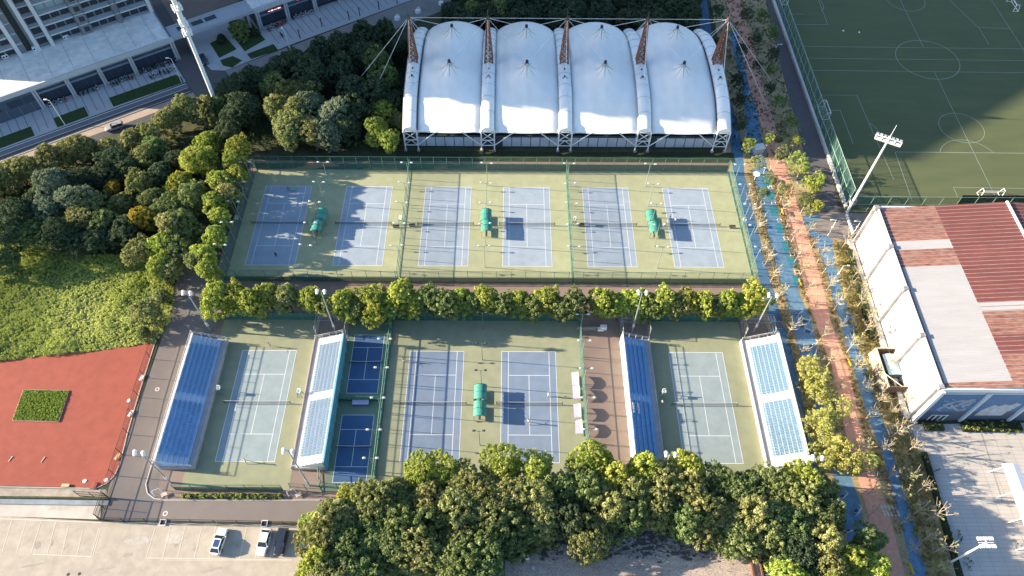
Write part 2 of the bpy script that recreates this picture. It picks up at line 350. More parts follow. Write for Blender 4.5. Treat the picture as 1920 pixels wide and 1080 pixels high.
# manholes and painted rings
ring = mat('pale_ring_paint', (.62,.58,.54), .9)
for px, py, r in [(295,730,.34),(310,963,.36),(357,558,.32)]:
    c = G(px, py); b = MB()
    for i in range(16):
        t0, t1 = 2*math.pi*i/16, 2*math.pi*(i+1)/16
        b.add([((r-.1)*math.cos(t0),(r-.1)*math.sin(t0),0),((r+.1)*math.cos(t0),(r+.1)*math.sin(t0),0),((r+.1)*math.cos(t1),(r+.1)*math.sin(t1),0),((r-.1)*math.cos(t1),(r-.1)*math.sin(t1),0)], [(0,1,2,3)])
    b.build('manhole_ring', ring, loc=(c.x, c.y, .03), kind='structure')
for px, py in [(128,1077),(149,1076)]:
    c = G(px, py); MB().tube((0,0,0),(0,0,.01),.28,n=14).build('manhole_cover', dark, loc=(c.x,c.y,.012), kind='structure')
# ---- street, upper left
def Ssheet(name, ab, z, m): return sheet(name, [S(*p) for p in ab], z, m, px=False)
asph = mat('street_tarmac', (.085,.088,.095), .92, .08, .3)
Ssheet('street', [(-60,-10.1),(34.5,-10.4),(34.5,-20),(-60,-19)], .012, asph)
Ssheet('street_shoulder', [(-60,-14.2),(34.5,-15.2),(34.5,-17.6),(-60,-16.6)], .02, mat('pinkish_concrete', (.36,.29,.24), .92, .1, .5))
Ssheet('bicycle_lane', [(-60,-10.2),(34.4,-10.6),(34.4,-12.4),(-60,-11.9)], .022, mat('lane_grey', (.15,.16,.185), .92, .08, .4))
wl = MB()
for a0, a1, b0, q in [(-60,34,-12.3,.18),(-60,34,-10.4,.25),(-60,34,-14.1,.12)]:
    P0 = S(a0,b0+.25); P1 = S(a1,b0-.35); m_ = ((P0[0]+P1[0])/2, (P0[1]+P1[1])/2, .03); wl.box(m_, (a1-a0, q, .012), rz=R(33.6))
for a in (-9,-4,1): wl.box((*S(a,-15.4), .03), (2.6,.12,.01), rz=SRZ)
wl.build('street_lines', line_white, kind='structure')
Ssheet('side_street', [(34.6,-20),(44.6,-14),(44.6,-11.5),(41.5,-9),(40.3,2),(41.5,45),(34.6,45),(34.6,-8)], .016, mat('side_street_tarmac', (.12,.115,.12), .92, .08, .3))
pavs = mat('bluish_paving', (.42,.44,.46), .9, .07, .5)
Ssheet('pavement', [(-60,1.5),(34.4,1.5),(34.4,-10.1),(-60,-9.9)], .03, pavs)
Ssheet('pavement', [(41.8,-9),(44.9,-11.4),(66,-10.6),(118,-10.6),(118,1.5),(60,1.5),(60,14),(40.6,14),(40.6,2)], .03, pavs)
Ssheet('street_beyond', [(44.9,-11.5),(118,-10.7),(118,-20),(44.9,-22)], .012, mat('dusty_side_path', (.25,.235,.225), .92, .1, .3))
Ssheet('courtyard', [(-60,15),(34,15),(34.6,60),(118,60),(118,12),(60,12),(40.6,14),(34.6,14)], .008, pave_brown)
sj = MB(); rr = random.Random(3)
for a in [x*2.05 - 40 for x in range(37)] + [x*2.05+62 for x in range(28)]:
    if a > 33.5 and a < 61: continue
    sj.box((*S(a, -4.2), .034), (.22, 8.6, .006), rz=SRZ)
for a in (41,):
    pass
sj.build('paving_bands', mat('dark_paving_band', (.20,.215,.24), .9), kind='structure')
lawn = mat('clipped_lawn', (.030,.062,.020), .95, .2, 1.5, bump=.4)
for q in [[(-18,-9.5),(-18,-5.4),(-4.6,-5.4),(-4.6,-9.4)],[(1,-9.5),(1,-5.4),(8.8,-5.2),(8.8,-9.5)],[(15.2,-9.4),(15.2,-5.3),(33.0,-5.7),(34.0,-7.5),(33.8,-10.0)]]:
    b = MB(); b.prism([S(*p) for p in q], .03, .11); b.build('lawn', lawn, kind='structure')
for q in [[(45.6,-5.2),(45.8,2.5),(50.5,3.2),(51.0,-4.2)],[(52.6,-6.4),(52.4,6.5),(59.2,6.0),(59.4,-4.6)],[(52.8,-10.6),(52.6,-7.9),(60.6,-7.8),(60.6,-11.0)],[(45.2,-9.0),(45.4,-6.4),(49,-6.6),(50.4,-9.8),(47,-11.2)]]:
    b = MB(); b.prism([S(*p) for p in q], .03, .13); b.build('lawn', lawn, kind='structure')
# ================================================================== TENSILE SPORTS HALL
HX = [-24.3,-5.35,13.65,32.9,52.2]; HY0 = 134.0; HY1 = 175.2
_E = [(134.0,6.55),(137,8.2),(140,9.6),(143,10.4),(148,11.0),(154,11.2),(160,10.8),(165,9.9),(169,8.6),(172.5,6.9),(175.2,5.4)]
def E(y): return float(np.interp(y, [e[0] for e in _E], [e[1] for e in _E]))
membrane = mat('white_membrane', (.87,.86,.83), .6, .04, .5, spec=.35, stretch=(1,.25,1), detail=8)
cover = mat('white_membrane_cover', (.86,.86,.84), .5, .05, .6, spec=.4)
rust = mat('rusty_steel', (.20,.060,.035), .85, .5, 3, col2=(.26,.15,.11))
hall = thing('sports_hall', 'long sports hall under four bays of white tensile membrane roof hung from five rusty masts', 'sports hall', (14, 154, 0))
HL = lambda x, y, z: (x-14, y-154, z)
PK_Z = 3.0
for i in range(4):
    x0, x1 = HX[i]+1.55, HX[i+1]-1.55; xc = (x0+x1)/2
    def fn(u, v, x0=x0, x1=x1, xc=xc):
        x = x0+(x1-x0)*u; y = HY0+(HY1-HY0)*v; k = math.sin(math.pi*u)
        y2 = y + (-.35*k if v == 0 else 0)
        z = E(y) - .25*(v < .03) + k**.8*(.15+2.9*v**1.3)*(1 if v > 0 else 0)
        for py_ in (148.0, 161.5):
            d = math.hypot((x-xc)*.95, (y-py_)*.8)
            z += (PK_Z-.6)*math.exp(-d/1.5) + 1.5*max(0, 1-d/7.8)**1.4*(1+.10*math.cos(6*math.atan2((y-py_)*.8,(x-xc)*.95)))
        z += .10*math.cos((x-xc)*2.1)*math.exp(-abs(x-xc)/5)*math.sin(math.pi*v) + .05*math.sin(x*1.3+y*.9)*math.sin(math.pi*v); z -= .35*math.exp(-((x-x0)/1.0)**2) + .35*math.exp(-((x-x1)/1.0)**2)
        if v == 0: z -= .18*k
        return HL(x, y2, z)
    m_ = MB(); m_.grid(fn, 44, 90); m_.build('roof_membrane', membrane, hall, smooth=True)
    # front edge cable, dark peak rings and their radiating seams
    c = MB(); n = 16
    for j in range(n):
        a = fn(j/n, 0); b = fn((j+1)/n, 0); c.tube((a[0],a[1]-.05,a[2]-.05), (b[0],b[1]-.05,b[2]-.05), .11, n=5)
    c.build('eave_cable', steelw, hall)
    for py_ in (148.0, 161.5):
        zt = fn(.5, (py_-HY0)/(HY1-HY0))[2]
        r_ = MB(); r_.tube(HL(xc,py_,zt-.25), HL(xc,py_,zt+.45), .42, .3, n=10)
        for k in range(7):
            t = 2*math.pi*(k+.25)/7; q0 = None
            for s_ in range(3):
                d0, d1 = .3+s_*.7, .3+(s_+1)*.7
                p = []
                for d in (d0, d1):
                    X = xc+d*math.cos(t); Y = py_+d*math.sin(t); uu = (X-x0)/(x1-x0); vv = (Y-HY0)/(HY1-HY0); z_ = fn(uu, vv)[2]; p.append((X-14, Y-154, z_+.03))
                r_.tube(p[0], p[1], .06-.016*s_, .06-.016*(s_+1), n=4)
        r_.build('peak_ring', dark, hall)
for i, X in enumerate(HX):
    sp = MB()
    def fs(u, v, X=X):
        y = HY0-.15+(HY1-HY0+.3)*v; t = math.pi*(1-u); z = E(y)
        sc_ = 1.0 + .018*math.sin(v*math.pi*2*11)
        return HL(X+1.62*math.cos(t), y, z-.1+1.15*sc_*math.sin(t))
    sp.grid(fs, 10, 66); sp.build('spine_cover', cover, hall, smooth=True)
    for yy in (HY0-.15, HY1+.15): MB().add([HL(X+1.62*math.cos(math.pi*k/10), yy, E(yy)-.1+1.15*math.sin(math.pi*k/10)) for k in range(11)], [tuple(range(11))]).build('spine_end', cover, hall)
    rb = MB()
    for k in range(1, 11):
        y = HY0+(HY1-HY0)*k/11
        for j in range(8):
            t0, t1 = math.pi*j/8, math.pi*(j+1)/8
            rb.tube(HL(X+1.66*math.cos(t0), y, E(y)-.08+1.18*math.sin(t0)), HL(X+1.66*math.cos(t1), y, E(y)-.08+1.18*math.sin(t1)), .045, n=4)
    for sx in (-1.68, 1.68):
        for k in range(30):
            ya, yb = HY0+(HY1-HY0)*k/30, HY0+(HY1-HY0)*(k+1)/30
            rb.tube(HL(X+sx, ya, E(ya)+.02), HL(X+sx, yb, E(yb)+.02), .10, n=5)
    rb.build('arch_rib', galv, hall)
    if i in (0, 4):
        gl = MB(); sx = -1.85 if i == 4 else 1.85
        for k in range(30):
            ya, yb = HY0+(HY1-HY0)*k/30, HY0+(HY1-HY0)*(k+1)/30
            gl.tube(HL(X+sx, ya, E(ya)+.12), HL(X+sx, yb, E(yb)+.12), .13, n=5)
        gl.build('gutter', dark, hall)
    # small dark vents on the spine
    vt = MB()
    vt.tube(HL(X-1.5,146.2,E(146)+.35), HL(X,147.6,E(147.4)+1.3), .09); vt.tube(HL(X+1.5,146.2,E(146)+.35), HL(X,147.6,E(147.4)+1.3), .09); vt.sphere(HL(X,147.6,E(147)+1.25), .28)
    vt.build('vent', dark, hall); MB().sphere(HL(X,150.2,E(150)+1.2), .22).build('vent_cap', dark, hall)
    # mast: rusty tapered lattice
    zb, ztop = E(153.6)+.8, 24.2
    ms = MB(); cor = [(-1,-1),(1,-1),(1,1),(-1,1)]; nseg = 9
    wd = lambda k: .80*(1-k/nseg)+.20
    for (sx, sy) in cor: ms.tube(HL(X+sx*wd(0), 153.6+sy*wd(0), zb), HL(X+sx*wd(nseg), 153.6+sy*wd(nseg), ztop), .20, .15, n=5)
    for k in range(nseg):
        za, zc = zb+(ztop-zb)*k/nseg, zb+(ztop-zb)*(k+1)/nseg
        for j in range(4):
            (ax, ay), (bx, by) = cor[j], cor[(j+1) % 4]
            if k % 2: (ax, ay), (bx, by) = (bx, by), (ax, ay)
            ms.tube(HL(X+ax*wd(k), 153.6+ay*wd(k), za), HL(X+bx*wd(k+1), 153.6+by*wd(k+1), zc), .15, n=4)
            ms.tube(HL(X+ax*wd(k), 153.6+ay*wd(k), za), HL(X+bx*wd(k), 153.6+by*wd(k), za), .09, n=4); ms.tube(HL(X+bx*wd(k), 153.6+by*wd(k), za), HL(X+ax*wd(k+1), 153.6+ay*wd(k+1), zc), .09, n=4)
    mo = ms.build('mast', rust, hall)
    mc = MB(); mc.tube(HL(X-.1, 153.0, zb), HL(X-.02, 153.4, ztop), .12, .09); mc.build('mast_pipe', steelw, mo)
    mt = MB(); mt.tube(HL(X,153.6,ztop-.2), HL(X,153.6,ztop+.5), .5, .35, n=8); mt.tube(HL(X,153.6,ztop+.4), HL(X,153.6,ztop+2.4), .09, .05); mt.build('mast_head', mat('corroded_brown', (.12,.075,.06), .8), mo)
    cb = MB()
    def cable(a, b, r=.055): cb.tube(a, b, r, n=4)
    top = HL(X, 153.6, ztop)
    if i < 4: cable(top, HL(HX[i+1], 153.6, ztop))
    for j, sg in ((i-1, -1), (i, 1)):
        if 0 <= j < 4:
            xc = (HX[j]+HX[j+1])/2
            for py_ in (148.0, 161.5): cable(top, HL(xc, py_, E(py_)+.15+2.9*((py_-HY0)/(HY1-HY0))**1.3+PK_Z+.7))
    cable(HL(X,153.6,ztop), HL(X, 144, E(144)+1.1)); cable(HL(X,153.6,ztop), HL(X, 166, E(166)+1.1))
    if i == 0:
        for q in ((682,214),(640,190)): a = G(*q); cable(top, HL(a.x, a.y, 0))
    if i == 4:
        for q in ((1441,208),(1452,160)): a = G(*q); cable(top, HL(a.x, a.y, 0))
    cb.build('cable', steelw, mo)
    # front frame below the spine
    fr = MB(); L = lambda dx, z, dy=0: HL(X+dx, HY0-.25+dy, z)
    for sx in (-1, 1):
        fr.tube(L(sx*1.6, 0), L(sx*1.6, 6.5), .17, n=6)
        fr.tube(L(sx*1.6, 6.4), L(sx*1.6, 6.2, 3.2), .12); fr.tube(L(sx*1.6, 1.6), L(sx*1.6, 6.2, 3.4), .10)
    fr.tube(L(-1.6,1.9), L(1.6,1.9), .12); fr.tube(L(-1.6,3.6), L(1.6,3.6), .12); fr.tube(L(-1.6,6.3), L(1.6,6.3), .12)
    fr.tube(L(-1.6,3.6), L(1.6,6.3), .10); fr.tube(L(1.6,3.6), L(-1.6,6.3), .10); fr.tube(L(-1.6,1.9), L(0,3.6), .10); fr.tube(L(1.6,1.9), L(0,3.6), .10)
    if i > 0: fr.tube(L(-1.6,1.9), L(-6.4,6.3), .14)
    if i < 4: fr.tube(L(1.6,1.9), L(6.4,6.3), .14)
    fr.build('column_frame', steelw, hall)
    for sx in (-1, 1): MB().box(L(sx*1.6,.25), (.7,.7,.5)).build('footing', concrete, hall)
wl = MB(); wl.box(HL(14,135.3,1.9), (76,.3,3.8)); wl.box(HL(14,172.5,2.8), (74,.3,5.6)); wl.box(HL(-23.2,155,3.6), (.3,34.6,7.2)); wl.box(HL(51.2,155,3.6), (.3,34.6,7.2))
wl.build('wall', mat('hall_wall', (.05,.07,.09), .7), hall)
paneg = mat('frosted_panel', (.50,.55,.62), .35, .12, .25)
for i in range(4):
    x0, x1 = HX[i]+1.2, HX[i+1]-1.4; n = 7
    for k in range(n):
        if i == 1 and k == 0: continue
        if i == 3 and k == 0: continue
        xa = x0+(x1-x0)*(k+.04)/n; xb = x0+(x1-x0)*(k+.96)/n
        MB().box(HL((xa+xb)/2, 135.1, 1.85), (xb-xa, .08, 2.9)).build('window', paneg, hall)
Ssk = MB(); Ssk.box(HL(14, 131.9, .02), (84, 3.4, .03)); Ssk.build('planter_strip', mat('dark_grass_strip', (.028,.045,.022), .95, .3, 1.5), hall)

# ================================================================== WAREHOUSE at the right
wh = thing('warehouse', 'white warehouse with a patched red and white metal roof and blue end wall', 'warehouse', (78, 83, 0))
WZ = 12.3; XN, XS = 78.3, 77.5; YN, YS = 104.3, 61.0
wx = lambda y: XS+(XN-XS)*(y-YS)/(YN-YS)
wz = lambda x: WZ + .085*(x-78) if x <= 105 else WZ+.085*27-.085*(x-105)
WL = lambda x, y, z: (x-78, y-83, z)
wallw = mat('white_warehouse_wall', (.74,.74,.73), .7, .03, .4)
b = MB()
b.add([WL(XN,YN,0),WL(XS,YS,0),WL(XS,YS,WZ),WL(XN,YN,WZ)], [(0,1,2,3)])
b.build('west_wall', wallw, wh)
b = MB(); b.add([WL(XN,YN,0),WL(XN,YN,WZ),WL(105,YN,wz(105)),WL(132,YN,WZ),WL(132,YN,0)], [(0,1,2,3,4)]); b.add([WL(132,YN,0),WL(132,YN,WZ),WL(132,YS,WZ),WL(132,YS,0)], [(0,1,2,3)])
b.build('wall', wallw, wh)
b = MB(); b.add([WL(XS,YS,0),WL(132,YS,0),WL(132,YS,WZ),WL(105,YS,wz(105)),WL(XS,YS,WZ)], [(0,1,2,3,4)]); b.build('south_wall', mat('pale_blue_grey_wall', (.42,.48,.56), .7, .05, .5), wh)
def roofpatch(name, x0, x1, y0, y1, m, label=None, dz=0.0):
    b = MB(); n = 1
    xs = [x0, x1] if not (x0 < 105 < x1) else [x0, 105, x1]
    for i in range(len(xs)-1):
        a, c = xs[i], xs[i+1]
        b.add([WL(a,y0,wz(a)+.02+dz),WL(c,y0,wz(c)+.02+dz),WL(c,y1,wz(c)+.02+dz),WL(a,y1,wz(a)+.02+dz)], [(0,1,2,3)])
    return b.build(name, m, wh, label=label)
rred = mat('red_roof_sheet', (.165,.056,.050), .75, .12, 1.2, stretch=(.15,1,1))
rrust = mat('rusty_roof_sheet', (.165,.056,.046), .85, .25, 1.3, col2=(.34,.20,.155), stretch=(.45,1.7,1), detail=9)
rwhite = mat('white_roof_sheet', (.37,.37,.375), .6, .07, .8, stretch=(.15,1,1))
XB = 90.3
roofpatch('roof_sheet', 78.1, XB, 95.1, 104.3, rrust, 'rust streaked red roof sheets')
roofpatch('roof_sheet', 78.1, XB, 92.8, 95.1, rwhite, 'white replacement roof sheets')
roofpatch('roof_sheet', 78.0, XB, 88.5, 92.8, rrust, 'rust streaked red roof sheets')
roofpatch('roof_sheet', 77.9, XB, 62.4, 88.5, rwhite, 'white replacement roof sheets')
roofpatch('roof_sheet', 77.7, XB, 61.0, 62.4, rrust, 'rust streaked red roof sheets')
roofpatch('roof_sheet', XB, 132, 79.3, 104.3, rred, 'dull red roof sheets')
roofpatch('roof_sheet', XB, 105, 77.2, 79.3, rwhite, 'grimy white roof sheets'); roofpatch('roof_sheet', 105, 132, 72, 79.3, rred)
roofpatch('roof_sheet', XB, 105, 72.0, 77.2, rrust, 'rust streaked red roof sheets'); roofpatch('roof_sheet', XB, 105, 68, 72, rred, 'dull red roof sheets'); roofpatch('roof_sheet', XB, 105, 61, 68, rrust, 'rust streaked red roof sheets'); roofpatch('roof_sheet', 105, 132, 61, 72, rred)
rb = MB(); k = 0
y = 61.7
while y < 104.2:
    x0 = 77.9 if (y < 62.4 or 88.5 < y < 92.8 or y > 95.1) else XB
    for a, c in ((x0, 105), (105, 131.8)):
        a_, c_ = Vector(WL(a, y, wz(a)+.07)), Vector(WL(c, y, wz(c)+.07)); rb.tube(a_, c_, .065, n=4)
    y += .98
rb.build('roof_ribs', mat('faded_rib_edges', (.42,.32,.30), .7, .2, .8), wh)
rb = MB(); y = 62.6
while y < 88.4:
    rb.tube(WL(78.1, y, wz(78.1)+.03), WL(XB-.1, y, wz(XB)+.03), .035, n=4); y += .49
rb.build('fine_roof_ribs', mat('grey_rib_edges', (.50,.50,.52), .7), wh)
rb = MB(); rb.tube(WL(105,YS,wz(105)+.12), WL(105,YN,wz(105)+.12), .28, n=6); rb.build('ridge_cap', white, wh)
rb = MB(); rb.box(WL((XN+XS)/2+.25,(YN+YS)/2,WZ+.25), (.22, YN-YS+.6, .6), rz=R(-1.05)); rb.build('parapet', wallw, wh)
rb = MB(); rb.box(WL((XN+XS)/2+.72,(YN+YS)/2,WZ+.12), (.55, YN-YS, .10), rz=R(-1.05)); rb.build('gutter', mat('rusty_dark_gutter', (.08,.06,.06), .8, .5, 3, col2=(.25,.18,.16)), wh)
rb = MB(); rb.box(WL(105,YS-.05,WZ+.1), (55, .35, 1.0)); rb.box(WL(105,YN+.05,WZ+.1), (54, .35, .9)); rb.build('fascia', white, wh)
for yy in (104.1, 93.6, 83.0, 72.3, 61.4):
    b = MB(); x_ = wx(yy); b.box(WL(x_-.40, yy, 6.1), (.75, .40, 12.2)); b.box(WL(x_-.1, yy, 12.6), (1.0, .9, .9)); b.build('pilaster', mat('pilaster_shade_grey', (.30,.30,.31), .7, .35, 5), wh)  # textured grey puts the pilasters' south-side shade into their colour
b = MB(); b.box(WL(77.0, 83, .5), (1.0, 44, 1.0), rz=R(-1.05)); b.build('plinth', mat('grey_plinth', (.45,.44,.42), .9, .15, .7), wh)
for X in (86.8, 96.1, 105.4, 114.7): MB().box(WL(X, YS-.3, 6.0), (.55, .5, 11.4)).build('pilaster', mat('pale_blue_paint', (.50,.58,.66), .6), wh)
MB().box(WL(XS+.3, YS-.3, 6.2), (.7, .7, 12.4)).build('pilaster', white, wh)
bp = mat('deep_blue_panel', (.10,.20,.36), .6, .08, .5); bd = mat('dark_slate_panel', (.09,.115,.17), .7)
for x0, x1 in ((78.2,86.5),(87.1,95.8),(96.4,105.1)):
    MB().box(WL((x0+x1)/2, YS-.06, 7.2), (x1-x0, .10, 6.4)).build('blue_panel', bp, wh)
    MB().box(WL((x0+x1)/2, YS-.06, 2.0), (x1-x0, .10, 4.0)).build('lower_panel', bd, wh)
rel = mat('pale_relief', (.36,.40,.45), .8, .3, 1.5)
b = MB(); rr = random.Random(5)     # abstract pale relief of tangled strokes
pts = [(80.2,5.0),(81.2,6.4),(82.2,5.6),(83.2,7.0),(84.6,8.6),(85.2,7.6),(84.2,6.4),(85.4,5.2),(84.4,4.6),(83.0,5.6),(81.6,7.4),(80.4,6.8),(82.6,8.4),(85.4,9.0)]
for i in range(len(pts)-1): b.tube(WL(pts[i][0],YS-.14,pts[i][1]), WL(pts[i+1][0],YS-.14,pts[i+1][1]), .20+.1*rr.random(), n=5)
for k in range(10): x_ = 80+rr.random()*5.2; z_ = 4.6+rr.random()*4.4; b.tube(WL(x_,YS-.13,z_), WL(x_+rr.uniform(-1,1),YS-.13,z_+rr.uniform(-.7,.7)), .12, n=4)
b.build('relief', rel, wh)
b = MB(); out = [(88.6,2.4),(88.8,4.6),(89.6,6.0),(90.3,6.8),(91.2,6.2),(92.0,7.1),(93.0,6.6),(93.8,7.6),(94.9,7.2),(94.6,5.6),(94.0,4.0),(93.8,2.4)]
b.add([WL(x_,YS-.12,z_) for x_, z_ in out]+[WL(x_,YS-.17,z_) for x_, z_ in out], [tuple(range(12,24)), *[(i,(i+1)%12,12+(i+1)%12,12+i) for i in range(12)]]); b.build('relief', mat('light_grey_relief', (.46,.49,.53), .8, .25, 1.2), wh)
b = MB()
for k in range(4): b.tube(WL(80.4+k*1.0, YS-.25, .4), WL(80.4+k*1.0, YS-.25, 2.6), .10)
b.tube(WL(80.4, YS-.25, 2.6), WL(83.6, YS-.25, 2.6), .08); b.build('door_frame', white, wh)
# ================================================================== PODIUM SHOPS + TOWERS
def podium(a0, a1, depth, frames, label, flush=None, name='shop_building'):
    t = thing(name, label, 'shop building', (*S((a0+a1)/2, depth/2), 0), SRZ)
    ac, bc = (a0+a1)/2, depth/2; P = lambda a, b_, z: (a-ac, b_-bc, z)
    r = MB(); r.box(P(ac, depth/2+.1, 6.25), (a1-a0, depth-.2, .5)); r.build('roof', mat('pale_blue_grey_roof', (.78,.77,.74), .9, .16, .55, detail=10), t)
    r = MB(); r.box(P(ac, .22, 6.35), (a1-a0+.3, .5, 1.3)); r.build('roof_edge', mat('pale_concrete_trim', (.50,.51,.52), .85, .06, .4), t)
    r = MB(); r.box(P(ac, .72, 6.62), (a1-a0, .42, .22)); r.box(P(a1-.2, depth/2, 6.62), (.4, depth-2, .22)); r.build('roof_gutter', mat('dark_blue_gutter', (.14,.17,.22), .8), t)
    j = MB()
    aa = a0+3
    while aa < a1: j.box(P(aa, depth/2+.5, 6.512), (.07, depth-2.4, .012)); aa += 5.4
    j.build('roof_joints', mat('roof_joint', (.24,.27,.31), .9), t)
    w_ = MB(); w_.box(P(ac, (depth+2.2)/2, 3.0), (a1-a0-.4, depth-2.2, 5.98)); w_.build('wall', mat('shop_wall', (.10,.125,.165), .6), t)
    fr = sorted(frames)
    for i, a in enumerate(fr):
        p = MB(); p.box(P(a-.30, .45, 2.86), (.42,.9,5.7)); p.box(P(a+.38, .45, 2.86), (.34,.9,5.7)); p.box(P(a, .62, 2.86), (.5,.5,5.7)); p.build('pilaster', MAT['pale_concrete_trim'], t)
        if i+1 < len(fr) and fr[i+1]-a > 3:
            c = (a+fr[i+1])/2; L_ = fr[i+1]-a-1.2
            MB().box(P(c, 1.55, 5.1), (L_, 1.0, .95)).build('sign_board', mat('grey_sign_board', (.25,.29,.28), .7, .1, .8), t)
            MB().box(P(c, 1.35, 3.95), (L_, 1.3, .5)).build('lintel', mat('blue_grey_lintel', (.20,.24,.31), .7), t)
            n = max(2, int(L_/1.6))
            for k in range(n): MB().box(P(c-L_/2+(k+.5)*L_/n, 2.02, 1.85), (L_/n-.14, .16, 3.5)).build('window', glass, t)
    return t, P
sh, SP = podium(-62, 36.6, 16, [0,8.1,16.3,24.5,36.0], 'low flat roofed shop row with pale square frames in front of the left apartment tower')
fl = MB(); fl.box(SP(-31.2, .6, 3.0), (61.6, 1.15, 5.8)); fl.build('flush_front', mat('dark_blue_front', (.085,.115,.155), .6, .08, .5), sh)
for a in (-10.5, -5.2, -1.9, -16, -22): MB().box(SP(a, -.02, 3.9), (3.4 if a != -1.9 else 2.4, .12, 1.9)).build('window', glass, sh)
for k in range(5): MB().box(SP(-2-3*k, -.03, 1.5), (.08, .1, 2.8)).build('downpipe', galv, sh)
sh2, SP2 = podium(59.8, 118, 16, [60.5,69.0,77.6,85.4,93,101,109], 'second flat roofed shop row with red signs beyond the footbridge')
def signboard(P, t, a, z, w_, h_, strokes, base=None):
    b = MB(); b.box(P(a, -.05, z), (w_, .14, h_)); s_ = b.build('shop_sign', red_sign, t)
    g = MB()
    for (x0, z0, x1, z1) in strokes: g.tube(P(a+x0*w_/2, -.15, z+z0*h_/2), P(a+x1*w_/2, -.15, z+z1*h_/2), .06, n=4)
    g.build('sign_lettering', mat('sign_lettering_white', (.8,.78,.78), .5, emit=(1,.9,.9,.5)), s_)
glyph = []
for cx in (-.62, 0, .62):      # three boxy characters, each of stacked squares
    for (ox, oz, r_) in ((0,.45,.13),(-.12,-.35,.10),(.14,-.35,.10)):
        glyph += [(cx+ox-r_,oz-r_*2.2,cx+ox+r_,oz-r_*2.2),(cx+ox-r_,oz+r_*2.2,cx+ox+r_,oz+r_*2.2),(cx+ox-r_,oz-r_*2.2,cx+ox-r_,oz+r_*2.2),(cx+ox+r_,oz-r_*2.2,cx+ox+r_,oz+r_*2.2)]
signboard(SP2, sh2, 74.6, 6.1, 4.6, 2.0, glyph)
signboard(SP2, sh2, 65.6, 5.0, 4.4, .8, [(-.9,0,-.6,0),(-.5,.3,-.2,.3),(-.5,-.3,-.2,-.3),(-.1,0,.15,0),(.25,.3,.25,-.3),(.4,.2,.7,.2),(.4,-.2,.7,-.2),(.8,.3,.8,-.3)])
for i_, (px, py) in enumerate([(11,108),(125,72),(181,50),(237,30),(68,93),(266,21)]):
    p = G(px, py, 6.5); t = thing('air_conditioner', 'white air conditioner on the shop roof by the tower, %s from left' % ORD[[0,2,3,4,1,5][i_]], 'air conditioner', (p.x, p.y, 6.5), SRZ, 'air conditioners along the tower foot')
    MB().box((0,0,.55),(1.5,.9,1.0)).build('casing', white, t)
    for sx in (-.36,.36): MB().tube((sx,-.46,.55),(sx,-.5,.55),.26,n=10).build('fan', dark, t)
# footbridge between the two podiums
fb = thing('footbridge', 'flat grey canopy bridge with square openings joining the two shop rows', 'footbridge', (*S(48.3, 2.8), 0), SRZ)
b = MB(); b.box((0,0,6.2),(23.2,5.6,.5)); b.build('deck', mat('bridge_grey', (.40,.42,.46), .85, .08, .5), fb)
b = MB(); b.box((0,2.9,6.6),(23.2,.16,.5)); b.box((0,-2.75,6.5),(23.2,.16,.3)); b.build('railing', galv, fb)
for x0 in (-7.6,-3.6,.2): MB().box((x0,.8,6.52),(3.1,1.8,.10)).build('skylight', mat('dark_opening', (.05,.07,.07), .9), fb)
for x0 in (-8,9.5): MB().box((x0,0,3),(.5,4.6,5.9)).build('pier', concrete, fb)

